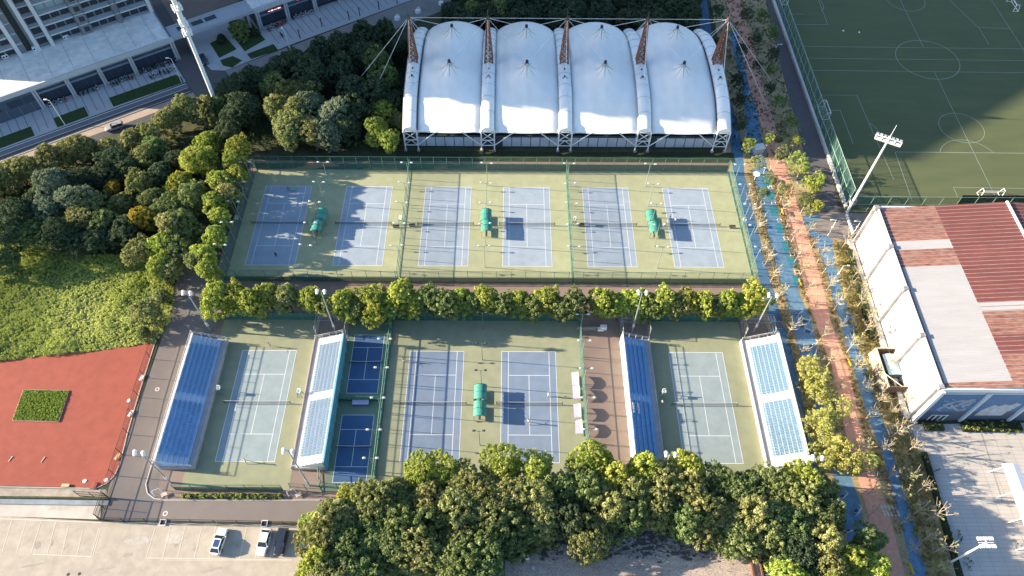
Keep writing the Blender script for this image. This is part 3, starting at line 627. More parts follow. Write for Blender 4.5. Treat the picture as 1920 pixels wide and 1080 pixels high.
def tower(a0, a1, b0, depth, H, label, full=False):
    t = thing('apartment_tower', label, 'apartment tower', (*S((a0+a1)/2, b0+depth/2), 0), SRZ)
    ac, bc = (a0+a1)/2, b0+depth/2; P = lambda a, b_, z: (a-ac, b_-bc, z)
    base = 6.5 if full else 0
    MB().box(P(ac, bc, H/2), (a1-a0, depth, H)).build('wall', mat('grey_blue_tower_wall', (.22,.24,.27), .7, .1, .4), t)
    MB().box(P(ac, bc, H+.5), (a1-a0+.6, depth+.6, 1.0)).build('roof', conc_light, t)
    slab = MAT.get('pale_slab_edge') or mat('pale_slab_edge', (.50,.54,.56), .7, .06, .5)
    nf = int((H-base)/3.0)
    if not full:
        w_ = MB()
        for f in range(nf):
            w_.box(P(ac, b0-.3, base+3*f+.2), (a1-a0, .6, .25))
        w_.build('balcony_slabs', slab, t); return t
    for a in (.9, 5.6, 9.2, 35.9, -7.5, -12.5):
        MB().box(P(a, b0-.75, base+(H-base)/2), (.95, 1.4, H-base)).build('column', mat('pale_column', (.52,.55,.58), .7, .06, .4), t)
    MB().box(P(3.6, b0-.08, base+(H-base)/2), (1.5, .12, H-base)).build('recess_shade', mat('recess_shade_paint', (.025,.035,.035), .8), t)  # flat dark strip paints the shade of a recess that is not cut
    dk = mat('dark_tower_glass', (.035,.045,.06), .3); gr = mat('grey_bay_cladding', (.17,.185,.21), .7, .12, .7)  # dark glass of the tower windows, grey cladding of the bays
    rr = random.Random(11)
    hi = MB(); hiw = MB(); spans = [(9.8,17.0),(20.0,26.6),(28.2,35.3),(-6.8,.3)]
    for f in range(nf):
        z = base+3*f
        low = f < 5
        for (x0, x1) in spans:
            if low:
                MB().box(P((x0+x1)/2, b0-.75, z+2.85), (x1-x0, 1.5, .34)).build('balcony_slab', slab, t)
                n = 3; 
                tone = 'teal_glass' if (x0 > 9 and x0 < 12 and f == 3) else None
                for k in range(n):
                    w0 = (x1-x0)/n; c = x0+(k+.5)*w0
                    MB().box(P(c, b0-.06, z+1.5), (w0-.35, .1, 2.0)).build('window', dk if not tone else mat('pale_teal_glass', (.28,.40,.42), .4), t)
                r_ = MB(); 
                for zz in (.95,.55): r_.tube(P(x0, b0-1.42, z+zz), P(x1, b0-1.42, z+zz), .04, n=4)
                r_.build('railing', galv, t)
            else:
                hi.box(P((x0+x1)/2, b0-.75, z+2.85), (x1-x0, 1.5, .34))
        for (x0, x1) in ((17.2,19.8),(26.8,28.0)):
            b = MB() if low else hiw
            b.box(P((x0+x1)/2, b0-.7, z+1.45), (x1-x0, 1.35, 2.7))
            if low:
                o = b.build('bay', gr, t)
                if x1-x0 > 2: MB().box(P((x0+x1)/2+.2, b0-1.40, z+1.5), (1.3,.08,1.4)).build('window', dk, o)
            (hi if not low else hi).box(P((x0+x1)/2, b0-.74, z+2.9), (x1-x0, 1.46, .2))
        if low:
            MB().box(P(7.4, b0-.35, z+2.9), (2.7, .7, .2)).build('balcony_slab', slab, t)
            MB().box(P(7.4, b0-.05, z+1.6), (2.2, .1, 1.8)).build('window', dk, t)
            MB().box(P(2.0, b0-.4, z+2.9), (1.4, .8, .2)).build('balcony_slab', slab, t)
    hi.build('upper_balcony_slabs', slab, t, kind='stuff'); hiw.build('upper_bays', gr, t, kind='stuff')
    return t
tower(-16.0, 36.8, 16.2, 13.5, 78, 'tall grey apartment tower with pale balcony bands rising behind the left shop row', True)
tower(67, 118, 17.5, 14, 92, 'unseen apartment tower behind the second shop row, added to shade the far pitch')  # unseen tower, added to carry the shade over the far pitch
tower(-20, 40, 62, 14, 110, 'unseen apartment tower behind the left one, added to close the shade on the pitch')  # unseen tower, added to fill a sunlit gap between the other shadows
# ================================================================== FENCES
fmesh = mat('green_fence_mesh', (.08,.20,.16), .8, alpha=.18)
fscreen = mat('green_windscreen', (.035,.115,.095), .85, .08, .6, alpha=.90)
fdark = mat('dark_fence_mesh', (.03,.05,.045), .8, alpha=.22)
whitem = mat('pale_fence_mesh', (.35,.42,.42), .8, alpha=.22)
def fence(label, pts, h, step=3.0, mesh=None, screen=0.0, metal=None, rail=.055, mid=True, group=None, name='fence', postr=.06, closed=False):
    metal = metal or green_metal; mesh = mesh if mesh is not None else fmesh
    o = Vector((*pts[0], 0)); t = thing(name, label, 'fence', o, 0, group)
    pm, rl, sc = MB(), MB(), MB(); posts = []
    for i in range(len(pts)-1):
        a = Vector((*pts[i], 0))-o; b = Vector((*pts[i+1], 0))-o; L = (b-a).length; n = max(1, round(L/step)); d = (b-a)/n; nn = Vector((-d.y, d.x, 0)).normalized()*.03
        lo = screen if screen else 0
        pm.add([a+Vector((0,0,lo)), b+Vector((0,0,lo)), b+Vector((0,0,h)), a+Vector((0,0,h))], [(0,1,2,3)])
        if screen: sc.add([a+nn, b+nn, b+nn+Vector((0,0,screen)), a+nn+Vector((0,0,screen))], [(0,1,2,3)])
        for z in ([h, h*.5, .12] if mid else [h, .12]): rl.tube(a+Vector((0,0,z)), b+Vector((0,0,z)), rail, n=4)
        for k in range(n+1):
            p = a+d*k
            if not posts or (posts[-1]-p).length > .3: posts.append(p)
    pm.build('mesh_panel', mesh, t); rl.build('rails', metal, t)
    if screen: sc.build('windscreen', fscreen, t)
    pme = MB().tube((0,0,0), (0,0,h+.05), postr, n=5).mesh('post', metal)
    for p in posts[:100]: link('post', pme, t, p)
    return t
FH = 3.9
fence('tall green fence with dark windscreen along the back of the six upper courts', [(-61.8,127.0),(53.2,127.0)], 4.4, 3.1, screen=2.2)
fence('green mesh fence along the front of the upper courts, behind the round trees', [(-61.8,93.2),(53.4,93.2)], FH, 3.1, screen=1.7)
fence('green mesh fence down the left end of the upper courts under the trees', [(-61.8,93.3),(-61.8,126.9)], FH, 3.1)
fence('green mesh fence down the right end of the upper courts beside the blue path', [(53.3,93.3),(53.3,126.9)], FH, 3.1)
for x, d in ((-24.1,'left'),(13.75,'right')):
    fence('green dividing fence between upper courts, %s one of the two' % d, [(x,93.3),(x,126.9)], FH, 3.1, rail=.05, mid=False)
fence('green fence with dark windscreen behind the lower left court', [(-59.2,83.2),(-39.8,83.2)], FH, 3.1, screen=2.6)
fence('green fence with dark windscreen behind the middle pair of lower courts', [(-23.9,83.2),(14.6,83.2)], FH, 3.1, screen=2.6)
fence('green fence with dark windscreen behind the lower right court', [(29.2,83.2),(48.3,83.2)], FH, 3.1, screen=2.6)
fence('low dark fence behind the small navy courts', [(-33.0,83.2),(-24.5,83.2)], 2.6, 3.1, screen=1.4)
fence('green double fence between the small navy courts and the middle courts', [(-24.2,46.4),(-24.2,83.1)], FH, 3.1, screen=.5, rail=.07)
fence('green fence right of the middle courts beside the brown yard', [(14.7,50),(14.7,83.1)], FH, 3.1)
fence('short green cross fence between the upper and lower small navy courts', [(-33.0,64.4),(-24.4,64.4)], 2.2, 2.2, screen=1.2)
fence('green fence with windscreen along the front of the lower left court', [(-60.0,46.6),(-40.6,46.6)], 2.6, 3.1, screen=1.5)
fence('green fence closing the front of the small navy courts', [(-33.4,46.4),(-24.3,46.4)], FH, 3.1)
fence('green corner fence piece by the lower end of the second grandstand', [(-34.2,49.8),(-33.4,46.2),(-38.9,46.6)], 3.6, 2.4)
fence('thin dark fence between the red running ground and the brown lane', [G2(341,470),G2(325,540),G2(296,640),G2(262,745),G2(243,815),G2(190,975)], 3.2, 4.2, mesh=fdark, metal=dark, rail=.045)
fence('dark fence along the edge of the car park', [G2(190,977),G2(620,986)], 1.9, 4.0, mesh=fdark, metal=dark, rail=.04)
fence('dark fence at the corner between the dusty apron and the lane', [G2(190,974),G2(204,934),G2(150,930)], 2.6, 2.5, mesh=fdark, metal=dark, rail=.045)
fence('thin fence edging the blue path beside the right grandstand', [G2(1452,640),G2(1532,870)], 1.2, 4, mesh=whitem, metal=galv, rail=.03)
wt = thing('pitch_wall', 'low pale concrete wall along the left side of the football pitch', 'wall', (79.2,115,0))
MB().box((0,55,.45), (.45,110,.9)).build('wall', concrete, wt); MB().box((0,55,.93), (.6,110,.08)).build('coping', conc_light, wt)
sf = fence('tall green net fence with diagonal bracing along the left side of the football pitch', [(79.6,116),(79.6,225)], 6.0, 3.6, mesh=mat('teal_net', (.045,.13,.12), .8, alpha=.34), rail=.07, metal=teal_metal)
fence('tall green net fence along the near end of the football pitch behind the warehouse', [(79.8,114.2),(160,114.2)], 5.2, 4.0, mesh=mat('green_net', (.05,.15,.10), .8, alpha=.35), rail=.06, metal=teal_metal)
dg = MB()
for k in range(27):
    y = 1+4*k; dg.tube((0.05,y,.1),(0.05,y+4,6),.05,n=4)
dg.build('bracing', teal_metal, sf)
bc = thing('black_screen', 'long black netting screen hung along the near end of the football pitch', 'screen', (105.6,116.3,0))
for k in range(10): MB().box((2.05+4.1*k,0,1.9),(4.0,.05,3.4)).build('panel', blackn, bc)
# yard cages at the ends of the grandstands
def cage(x0, x1, y0, y1, h, label):
    t = fence(label, [(x0,y0),(x0,y1),(x1,y1),(x1,y0)], h, 2.6, mesh=whitem, metal=galv, rail=.045); return t
cage(-39.6,-33.4,79.2,83.0,3.2,'grey mesh cage round the lamp post behind the second grandstand')
cage(23.4,29.0,79.2,83.0,3.2,'grey mesh cage round the lamp post behind the third grandstand')
cage(48.8,54.6,79.4,83.0,3.2,'grey mesh cage round the lamp post behind the right grandstand')
# ================================================================== COURT LAMPS (two heads)
lamp_head = mat('lamp_head_pale', (.55,.60,.60), .45); lamp_dark = mat('lamp_head_dark', (.05,.06,.06), .5)
def court_lamp(label, head, H=7.6, pm=teal_metal, arm=1.15, one=0):
    t = thing('court_lamp', label, 'court lamp', (0,0,0), 0, 'slim lamp posts between the courts')
    MB().tube((0,0,0),(0,0,H),.085,.05,n=6).build('pole', pm, t)
    b = MB()
    for s_ in ((-1,1) if not one else (one,)): b.tube((0,0,H-.35),(s_*arm*.8,0,H),.04,n=4)
    b.build('arm', pm, t)
    for s_ in ((-1,1) if not one else (one,)):
        h_ = MB().box((s_*arm,0,H+.02),(.56,.34,.14)).sphere((s_*arm,0,H+.07),.20,8,5,0,(1.2,.8,.5)).build('lamp_head', head, t)
    return t
YL = [121.9,115.6,109.6,103.5,97.3]
protos = {}
rows_ = [(-61.4,'left end'),(-43.3,'first gap'),(-23.9,'left dividing fence'),(-5.3,'middle gap'),(13.9,'right dividing fence'),(32.8,'last gap'),(53.7,'right end')]
lamp0 = None
for x, d in rows_:
    for k, y in enumerate(YL):
        lab = 'slim two-headed lamp post at upper courts %s, %s from back' % (d, ORD[k])
        if lamp0 is None: lamp0 = court_lamp(lab, lamp_head); lamp0.location = (x,y,0)
        else: copytree(lamp0, (x,y,0), rnd.uniform(-.12,.12), lab)
lamp1 = None
for x, ys_, d, h_ in ((-5.3,[81,73.8,67.8,61.6,55.4],'between the middle pair of lower courts','dark'),(-24.3,[81.2,74.8,68.4,62.0,55.6,50.2],'on the fence left of the middle lower courts','pale'),(14.9,[80.8,74.6,68.4,62.2,55.8],'on the fence right of the middle lower courts','pale')):
    for k, y in enumerate(ys_):
        lab = 'slim lamp post %s, %s from back' % (d, ORD[k])
        if h_ == 'dark':
            t = court_lamp(lab, lamp_dark, 6.6, mat('grey_green_pole', (.14,.19,.16), .6), .9)
            t.location = (x,y,0)
        else:
            if lamp1 is None: lamp1 = court_lamp(lab, lamp_head, 6.4); lamp1.location = (x,y,0)
            else: copytree(lamp1, (x,y,0), 0, lab)
# tall floodlight posts round the grandstands
def floodpost(base, top, label, lean=0):
    B, H = VH(base, top); t = thing('floodlight_post', label, 'floodlight', (B.x,B.y,0), 0, 'tall grey floodlight posts at the grandstand corners')
    MB().tube((0,0,0),(0,0,H),.17,.09,n=8).build('pole', galv, t)
    MB().box((0,0,2.6),(.34,.34,.8)).box((0,0,2.0),(.5,.3,.2)).build('control_box', white, t)
    MB().tube((-.9,0,H-.1),(.9,0,H-.1),.06).build('crossarm', galv, t)
    for k, sx in enumerate((-.75,.75)):
        h_ = MB(); h_.sphere((sx,-.25*(k-.5),H+.15*k),.36,10,6,0,(1,1,.75)); h_.tube((sx,-.25*(k-.5),H),(sx,-.5,H-.35),.30,.25,n=10); h_.build('lamp_head', white, t)
    return t
for b_, t_, d in [((395,620),(350,548),'behind the first grandstand'),((629,622),(597,547),'behind the second grandstand'),((1185,622),(1208,548),'behind the third grandstand'),((1413,622),(1449,552),'behind the right grandstand'),((320,905),(264,845),'at the near end of the first grandstand'),((580,910),(544,842),'at the near end of the second grandstand'),((1232,905),(1247,845),'in the trees by the third grandstand'),((1490,905),(1527,852),'in the trees by the right grandstand')]:
    floodpost(b_, t_, 'tall grey floodlight post with two round heads ' + d)
# big pitch floodlight
B, H = VH((1588,398),(1662,262)); t = thing('floodlight_mast', 'tall white floodlight mast with a wide lamp rack at the corner of the football pitch', 'floodlight mast', (B.x,B.y,0))
MB().tube((0,0,0),(0,0,H),.32,.2,n=10).build('pole', steelw, t)
r_ = Matrix.Rotation(R(-28), 3, 'Z')
def RQ(x,y,z): v = r_ @ Vector((x,y,0)); return (v.x,v.y,z)
b = MB()
for y0 in (-.6,0,.6): b.tube(RQ(-2.6,y0,H), RQ(2.6,y0,H), .07, n=5)
for x0 in (-2.6,-1.3,0,1.3,2.6): b.tube(RQ(x0,-.7,H), RQ(x0,.7,H), .06, n=5); b.tube(RQ(x0,-.7,H), RQ(x0,-.7,H+1.1), .05, n=4)
b.tube(RQ(-2.6,-.7,H+1.1), RQ(2.6,-.7,H+1.1), .06, n=4); b.tube((0,0,H),(0,0,H+4.2),.08,.04)
b.build('lamp_rack', steelw, t); MB().box(RQ(0,-.35,H-.12),(5.2,.9,.06),rot=r_).build('platform', mat('pale_grating', (.55,.54,.5), .7, .2, 4), t)
for k in range(7):
    MB().box(RQ(-2.4+.8*k,.75,H+.25),(.55,.35,.5),rot=r_).build('lamp', lamp_head if k % 2 else galv, t)
MB().tube((0,0,3.2),(0,0,4.2),.75,.75,n=10,cap=False).build('spiked_collar', galv, t)
B, H = VH((1783,1054),(1848,1016)); t = thing('floodlight_mast', 'white floodlight mast with a square lamp cluster standing in the hedge by the slab plaza', 'floodlight mast', (B.x,B.y,0))
MB().tube((0,0,0),(0,0,H),.2,.13,n=8).build('pole', white, t)
for (x0,y0) in ((-.9,-.6),(0,-.6),(.9,-.6),(-.9,.6),(0,.6),(.9,.6)): MB().box((x0,y0,H+.1),(.7,.55,.3)).build('lamp', white, t)
MB().tube((-1.2,0,H),(1.2,0,H),.08).tube((0,-.8,H),(0,.8,H),.08).build('crossarm', steelw, t)
# communications mast
B, H = VH((414,214),(330,-4)); H = 46; t = thing('communications_mast', 'tall white tapering communications mast ringed with panel antennas', 'mast', (B.x,B.y,0))
MB().tube((0,0,0),(0,0,24),.55,.42,n=14).tube((0,0,24),(0,0,H),.62,.42,n=14).build('pole', white, t)
for zc in (24.0,26.5,30.5,33.5,37,40):
    MB().tube((0,0,zc-.15),(0,0,zc+.15),.85,.85,n=14).build('platform', steelw, t)
    for k in range(6 if zc in (24.0,30.5,37) else 4):
        a = 2*math.pi*k/(6 if zc in (24.0,30.5,37) else 4)+zc; MB().box((1.0*math.cos(a),1.0*math.sin(a),zc+.6),(.35,.22,1.5),rz=a).build('antenna', white, t)
# street lamps
for b_, t_, d in [((122,234),(99,186),'at the left lawn'),((341,155),(322,110),'at the corner of the right lawn')]:
    B, H = VH(b_, t_); t = thing('street_lamp', 'slim white street lamp '+d+' of the shop pavement', 'street lamp', (B.x,B.y,0), 0, 'white street lamps along the shops')
    MB().tube((0,0,0),(0,0,H),.11,.07,n=7).build('pole', white, t); MB().tube((0,0,H),(-.9,.2,H+.15),.05).build('arm', white, t); MB().box((-1.1,.25,H+.1),(.8,.35,.14)).build('lamp_head', white, t)
B, H = VH((549,112),(521,62)); t = thing('street_lamp', 'white street lamp with a thick foot at the edge of the dark trees', 'street lamp', (B.x,B.y,0)); 
MB().tube((0,0,0),(0,0,H*.35),.28,.14,n=8).tube((0,0,H*.35),(0,0,H),.14,.09,n=7).build('pole', white, t); MB().tube((0,0,H),(-.8,1.2,H+.2),.06).box((-1.0,1.5,H+.2),(.4,.8,.12)).build('lamp_head', white, t)
for b_, t_, d, sx in [((1552,442),(1562,410),'on the grey forecourt near the young trees',-1),((1600,438),(1611,414),'on the grey forecourt by the bollards',-1),((1449,108),(1460,84),'on the dark lane beside the football pitch',1),((1562,530),(1590,503),'among the dry trees beside the warehouse',1)]:
    B, H = VH(b_, t_); t = thing('path_lamp', 'small pale path lamp '+d, 'path lamp', (B.x,B.y,0), 0, 'path lamps near the promenade')
    MB().tube((0,0,0),(0,0,H),.08,.06).build('pole', steelw, t); MB().tube((0,0,H),(sx*.9,.1,H),.05).box((sx*1.1,.1,H),(.5,.25,.1)).build('lamp_head', white, t); MB().box((0,0,H*.55),(.3,.3,.4)).build('box', white, t)
# ================================================================== GRANDSTANDS
stand_conc = mat('pinkish_grandstand_concrete', (.45,.40,.375), .9, .10, .6); stand_grey = mat('grey_grandstand_concrete', (.36,.36,.37), .9, .12, .7)
step_blue = mat('blue_tread_paint', (.38,.52,.70), .7, .08, .7); seat_dk = mat('blue_seat', (.20,.40,.65), .45, objvar=.12); seat_lt = mat('pale_blue_seat', (.20,.34,.48), .45, objvar=.12)
step_pale = mat('pale_tread_paint', (.72,.72,.72), .75, .06, .7); rail_w = mat('pale_rail', (.60,.62,.62), .5)
def seatmesh(m):
    b = MB(); b.box((0,0,.22),(.40,.40,.07)); b.box((-.20,0,.40),(.06,.40,.32)); b.box((0,0,.10),(.12,.3,.18)); return b.mesh('seat', m)
seat_dm, seat_lm = seatmesh(seat_dk), seatmesh(seat_lt)
def grandstand(label, xb, xf, y0, y1, nrow, smesh, tread, shell, back, aisle_label=None):
    "xb back (high) edge, xf front edge"
    s_ = 1 if xf > xb else -1; W = abs(xf-xb); yc = (y0+y1)/2; L = y1-y0
    t = thing('grandstand', label, 'grandstand', (xb, yc, 0), 0 if s_ > 0 else math.pi)      # local x runs from the back to the front
    fwlk = 1.15; bw = .30; rp = (W-fwlk-bw)/nrow; zf = 1.0; rise = .33; ztop = zf+rise*nrow
    b = MB(); b.box((bw/2,0,(ztop+.5)/2),(bw,L,ztop+.5)); b.build('back_wall', back, t)
    b = MB(); b.box((W-fwlk/2,0,zf/2),(fwlk,L,zf)); b.box((W-.08,0,zf+.12),(.16,L,.24)); b.build('front_walkway', shell, t)
    b = MB()
    for r in range(nrow):
        x0 = bw+r*rp; z = zf+rise*(nrow-r); b.box((x0+rp/2,0,z/2-.003*r),(rp,L-.5,z-.006*r))
    b.build('terrace', tread, t)
    for sy in (-1,1): MB().prism([(.36,sy*L/2-.13*(1+sy)),(W-1.16,sy*L/2-.13*(1+sy)),(W-1.16,sy*L/2+.13*(1-sy)),(.36,sy*L/2+.13*(1-sy))], 0, zf).build('end_wall', shell, t)
    # step ladders in three aisles
    ais = [-L/2+1.35, -.2, L/2-1.35]
    for ay in ais:
        st = MB()
        for k in range(nrow*2):
            x0 = bw+k*rp/2; z = zf+rise*(nrow-k/2); st.box((x0+rp/4,ay,z-.06+.012),(rp/2*.55,1.15,.16+.02*(k % 2)))
        st.build('aisle_steps', mat('aisle_step_white', (.56,.57,.58), .8, .08, 1), t)
    pos = []
    for r in range(nrow):
        x0 = bw+r*rp+rp*.42; z = zf+rise*(nrow-r)
        y = -L/2+2.15
        while y < L/2-2.1:
            if abs(y-ais[1]) > .85: pos.append((x0,y,z))
            y += .545
    pos.sort(key=lambda p: -p[2]*0 + ((p[1]*s_)))
    near = sorted(pos, key=lambda p: (yc + p[1]*s_))[:100]; ns = set(near)
    for p in near: link('seat', smesh, t, p)
    far = MB(); base_v = [tuple(v.co) for v in smesh.vertices]; base_f = [tuple(f.vertices) for f in smesh.polygons]
    for p in pos:
        if p in ns: continue
        far.add([(v[0]+p[0], v[1]+p[1], v[2]+p[2]) for v in base_v], base_f)
    far.build('seats', smesh.materials[0], t, kind='stuff')
    b = MB()
    zr = ztop+1.5
    for z in (zr, zr-.5): b.tube((.15,-L/2,z),(.15,L/2,z),.045,n=4)
    k = -L/2
    while k <= L/2+.01: b.tube((.15,k,ztop+.4),(.15,k,zr),.045,n=4); k += L/10
    for sy in (-1,1):
        q = sy*(L/2-.05)
        for dz in (1.0,.5): b.tube((.2,q,ztop+dz+.3),(W-fwlk,q,zf+dz+.3),.045,n=4); b.tube((W-fwlk,q,zf+dz+.3),(W-.1,q,zf+dz+.1),.045,n=4)
        for k in range(5): x = .2+(W-.4)*k/4; z = max(zf, ztop-(ztop-zf)*x/(W-fwlk)); b.tube((x,q,z),(x,q,z+1.2),.045,n=4)
    b.build('railing', rail_w, t)
    return t, W, L, ztop
g1, W1, L1, Z1 = grandstand('left grandstand with deep blue seats, blue treads and a grey front walkway', -63.9, -57.4, 50.4, 77.8, 6, seat_dm, step_blue, stand_grey, mat('pale_back_wall', (.58,.56,.53), .85, .06, .5))
g2, W2, L2_, Z2 = grandstand('second grandstand from the left with pale blue seats on pinkish concrete beside the navy courts', -33.2, -39.7, 50.4, 78.2, 6, seat_lm, step_pale, stand_conc, mat('teal_blue_back', (.16,.40,.50), .7, .08, .6))
g3, W3, L3, Z3 = grandstand('third grandstand from the left with deep blue seats and a white mottled back wall', 22.9, 28.9, 51.0, 78.2, 5, seat_dm, mat('deep_blue_tread', (.20,.38,.62), .7, .08, .7), stand_grey, mat('white_mottled_wall', (.66,.67,.65), .85, .12, .5, col2=(.45,.60,.58)))
g4, W4, L4, Z4 = grandstand('right grandstand with pale blue seats in white framed rows beside the blue path', 54.4, 47.6, 50.6, 78.2, 7, seat_lm, step_pale, mat('whitish_grandstand_concrete', (.50,.48,.46), .85, .08, .6), white)
wsm = seatmesh(mat('white_seat', (.7,.7,.7), .5))
for k in range(8): link('seat', wsm, g3, (1.0+(k//4)*.95, -1.7-.545*(k % 4)-.2, Z3-.36*(k//4)-.0+.02), label='white replacement seat')
for tt, Wn, Zt in ((g2, W2, Z2), (g4, W4, Z4)):      # steel truss behind the back wall
    b = MB(); Ln = 27.6
    for k in range(10):
        y = -Ln/2+Ln*k/9.; b.tube((-.7,y,0),(-.05,y,Zt),.07,n=4); 
        if k < 9: b.tube((-.35,y,Zt*.5),(-.05,y+Ln/9,Zt),.05,n=4); b.tube((-.05,y,Zt),(-.45,y+Ln/9,Zt*.4),.05,n=4)
    b.build('back_truss', mat('turquoise_steel', (.12,.38,.44), .6), tt)
# ================================================================== GREEN BARREL SHELTERS
vault_l = mat('green_shelter_cover', (.055,.26,.20), .5, .2, 1.6)
def shelter(label):
    t = thing('player_shelter', label, 'player shelter', (0,0,0), 0, 'green vaulted shelters between the courts')
    b = MB(); n = 12
    def vf(u, v): a = math.pi*(1-u)*.94+.03*math.pi; return (1.25*math.cos(a), -1.62+3.24*v, 1.75+.95*math.sin(a)+.03*math.sin(v*math.pi*6))
    b.grid(vf, 14, 8); b.build('vault_cover', vault_l, t, smooth=True)
    b = MB()
    for v in (0,.5,1):
        for i in range(n):
            p = vf(i/n, v); q = vf((i+1)/n, v); b.tube((p[0],p[1],p[2]+.02),(q[0],q[1],q[2]+.02),.045,n=4)
    b.build('hoops', mat('dark_green_frame', (.02,.09,.07), .5), t)
    for sx in (-1.1,1.1):
        for sy in (-1.5,1.5): MB().tube((sx,sy,0),(sx,sy,1.9),.05,n=5).build('post', green_metal, t)
    b = MB(); b.box((-.1,0,.45),(.45,2.8,.06)); b.box((-.32,0,.75),(.05,2.8,.4)); b.build('bench', mat('grey_green_bench', (.14,.20,.19), .7), t)
    for sy in (-1.2,1.2): MB().box((-.1,sy,.22),(.4,.06,.44)).build('bench_leg', galv, t)
    return t
sh0 = None
for (x, y), d in zip([(-43.2,110.6),(-43.7,107.2),(-5.3,110.7),(-5.1,107.3),(32.8,110.7),(33.1,107.3),(-5.4,65.4),(-5.4,61.9)],
    ['between the first and second upper courts, far one','between the first and second upper courts, near one','between the third and fourth upper courts, far one','between the third and fourth upper courts, near one','between the fifth and sixth upper courts, far one','between the fifth and sixth upper courts, near one','between the lower middle courts, far one','between the lower middle courts, near one']):
    lab = 'green barrel vaulted player shelter '+d
    if sh0 is None: sh0 = shelter(lab); sh0.location = (x,y,.02)
    else: copytree(sh0, (x,y,.02), 0, lab)
# ---- umpire chairs
def umpire(label):
    t = thing('umpire_chair', label, 'umpire chair', (0,0,0), 0, 'umpire chairs beside the nets')
    b = MB()
    for sx in (-1,1):
        for sy in (-1,1): b.tube((sx*.55,sy*.55,0),(sx*.28,sy*.28,1.7),.045,n=5)
    for z in (.45,.9,1.3): q = .55-.27*z/1.7; b.tube((-q,-q,z),(q,-q,z),.035,n=4); b.tube((-q,q,z),(q,q,z),.035,n=4); b.tube((-q,-q,z),(-q,q,z),.035,n=4)
    b.build('ladder_frame', green_metal, t)
    b = MB(); b.box((0,0,1.75),(.62,.62,.10)); b.box((0,.3,2.1),(.62,.10,.65)); b.box((-.3,0,1.95),(.07,.55,.3)); b.box((.3,0,1.95),(.07,.55,.3)); b.build('seat', white, t); return t
u0 = None
for (x,y), d in zip([(-62.3,109.6),(-24.9,109.9),(15.0,109.9),(54.0,109.8),(-56.3,66.2),(-40.6,65.6),(30.3,65.9)],
    ['at the left end of the upper courts','left of the left dividing fence','right of the right dividing fence','at the right end of the upper courts','in front of the left grandstand','beside the front of the second grandstand','in front of the third grandstand']):
    lab = 'white umpire chair on a green ladder frame '+d
    if u0 is None: u0 = umpire(lab); u0.location = (x,y,.02)
    else: copytree(u0, (x,y,.02), rnd.uniform(-.4,.4), lab)
# small benches with players' bags by the dividing fences
bb = None
for (x,y), d in zip([(-26.0,108.6),(-22.3,108.9),(16.6,109.3),(51.4,109.0)], ['left of the first dividing fence','right of the first dividing fence','right of the second dividing fence','at the right end fence']):
    lab = 'small dark bench '+d+' of the upper courts'
    if bb is None:
        bb = thing('bench', lab, 'bench', (x,y,.02), 0, 'small benches by the dividing fences'); MB().box((0,0,.42),(1.5,.4,.06)).build('seat', mat('dark_bench_wood', (.09,.08,.07), .8), bb)
        MB().box((0,.2,.7),(1.5,.05,.35)).build('backrest', MAT['dark_bench_wood'], bb)
        for sx in (-.6,.6): MB().box((sx,0,.2),(.06,.36,.4)).build('leg', galv, bb)
    else: copytree(bb, (x,y,.02), 0, lab)
# purple and white awnings along the fence
aw = None
for k, (px, py) in enumerate([(1080,710),(1082,735),(1084,770),(1087,800)]):
    p = G(px-1, py, 1.2); lab = 'purple and white curved bench awning by the fence, %s of four from the back' % ORD[k]
    if aw is None:
        aw = thing('bench_awning', lab, 'awning', (p.x,p.y,.02), 0, 'awnings along the middle right fence')
        b = MB(); b.grid(lambda u, v: (-.75+1.0*u, -1.4+2.8*v, 1.1+.35*math.sin(math.pi*v)+.25*u), 3, 8); b.build('canopy', mat('lilac_canopy', (.38,.34,.55), .6, .15, 1), aw)
        b = MB(); b.grid(lambda u, v: (.25+.28*u, -1.4+2.8*v, 1.35+.35*math.sin(math.pi*v)+.12*u), 1, 8); b.build('trim', white, aw)
        for sy in (-1.3,1.3): MB().tube((.4,sy,0),(.3,sy,1.4),.04).build('leg', galv, aw)
        MB().box((-.1,0,.42),(.4,2.4,.06)).build('bench', galv, aw)
    else: copytree(aw, (p.x,p.y,.02), 0, lab)
t = thing('banner_table', 'table under a pale purple cloth by the cross fence of the small navy courts', 'table', (*G2(677,757), .02)); MB().box((0,0,.72),(3.2,1.0,.05)).build('top', mat('lilac_cloth', (.42,.42,.60), .7, .1, 2), t); MB().box((0,-.5,.38),(3.2,.04,.66)).build('cloth_front', mat('violet_cloth', (.16,.14,.42), .7), t)
for sx in (-1.4,1.4): MB().box((sx,.1,.35),(.06,.7,.7)).build('leg', galv, t)
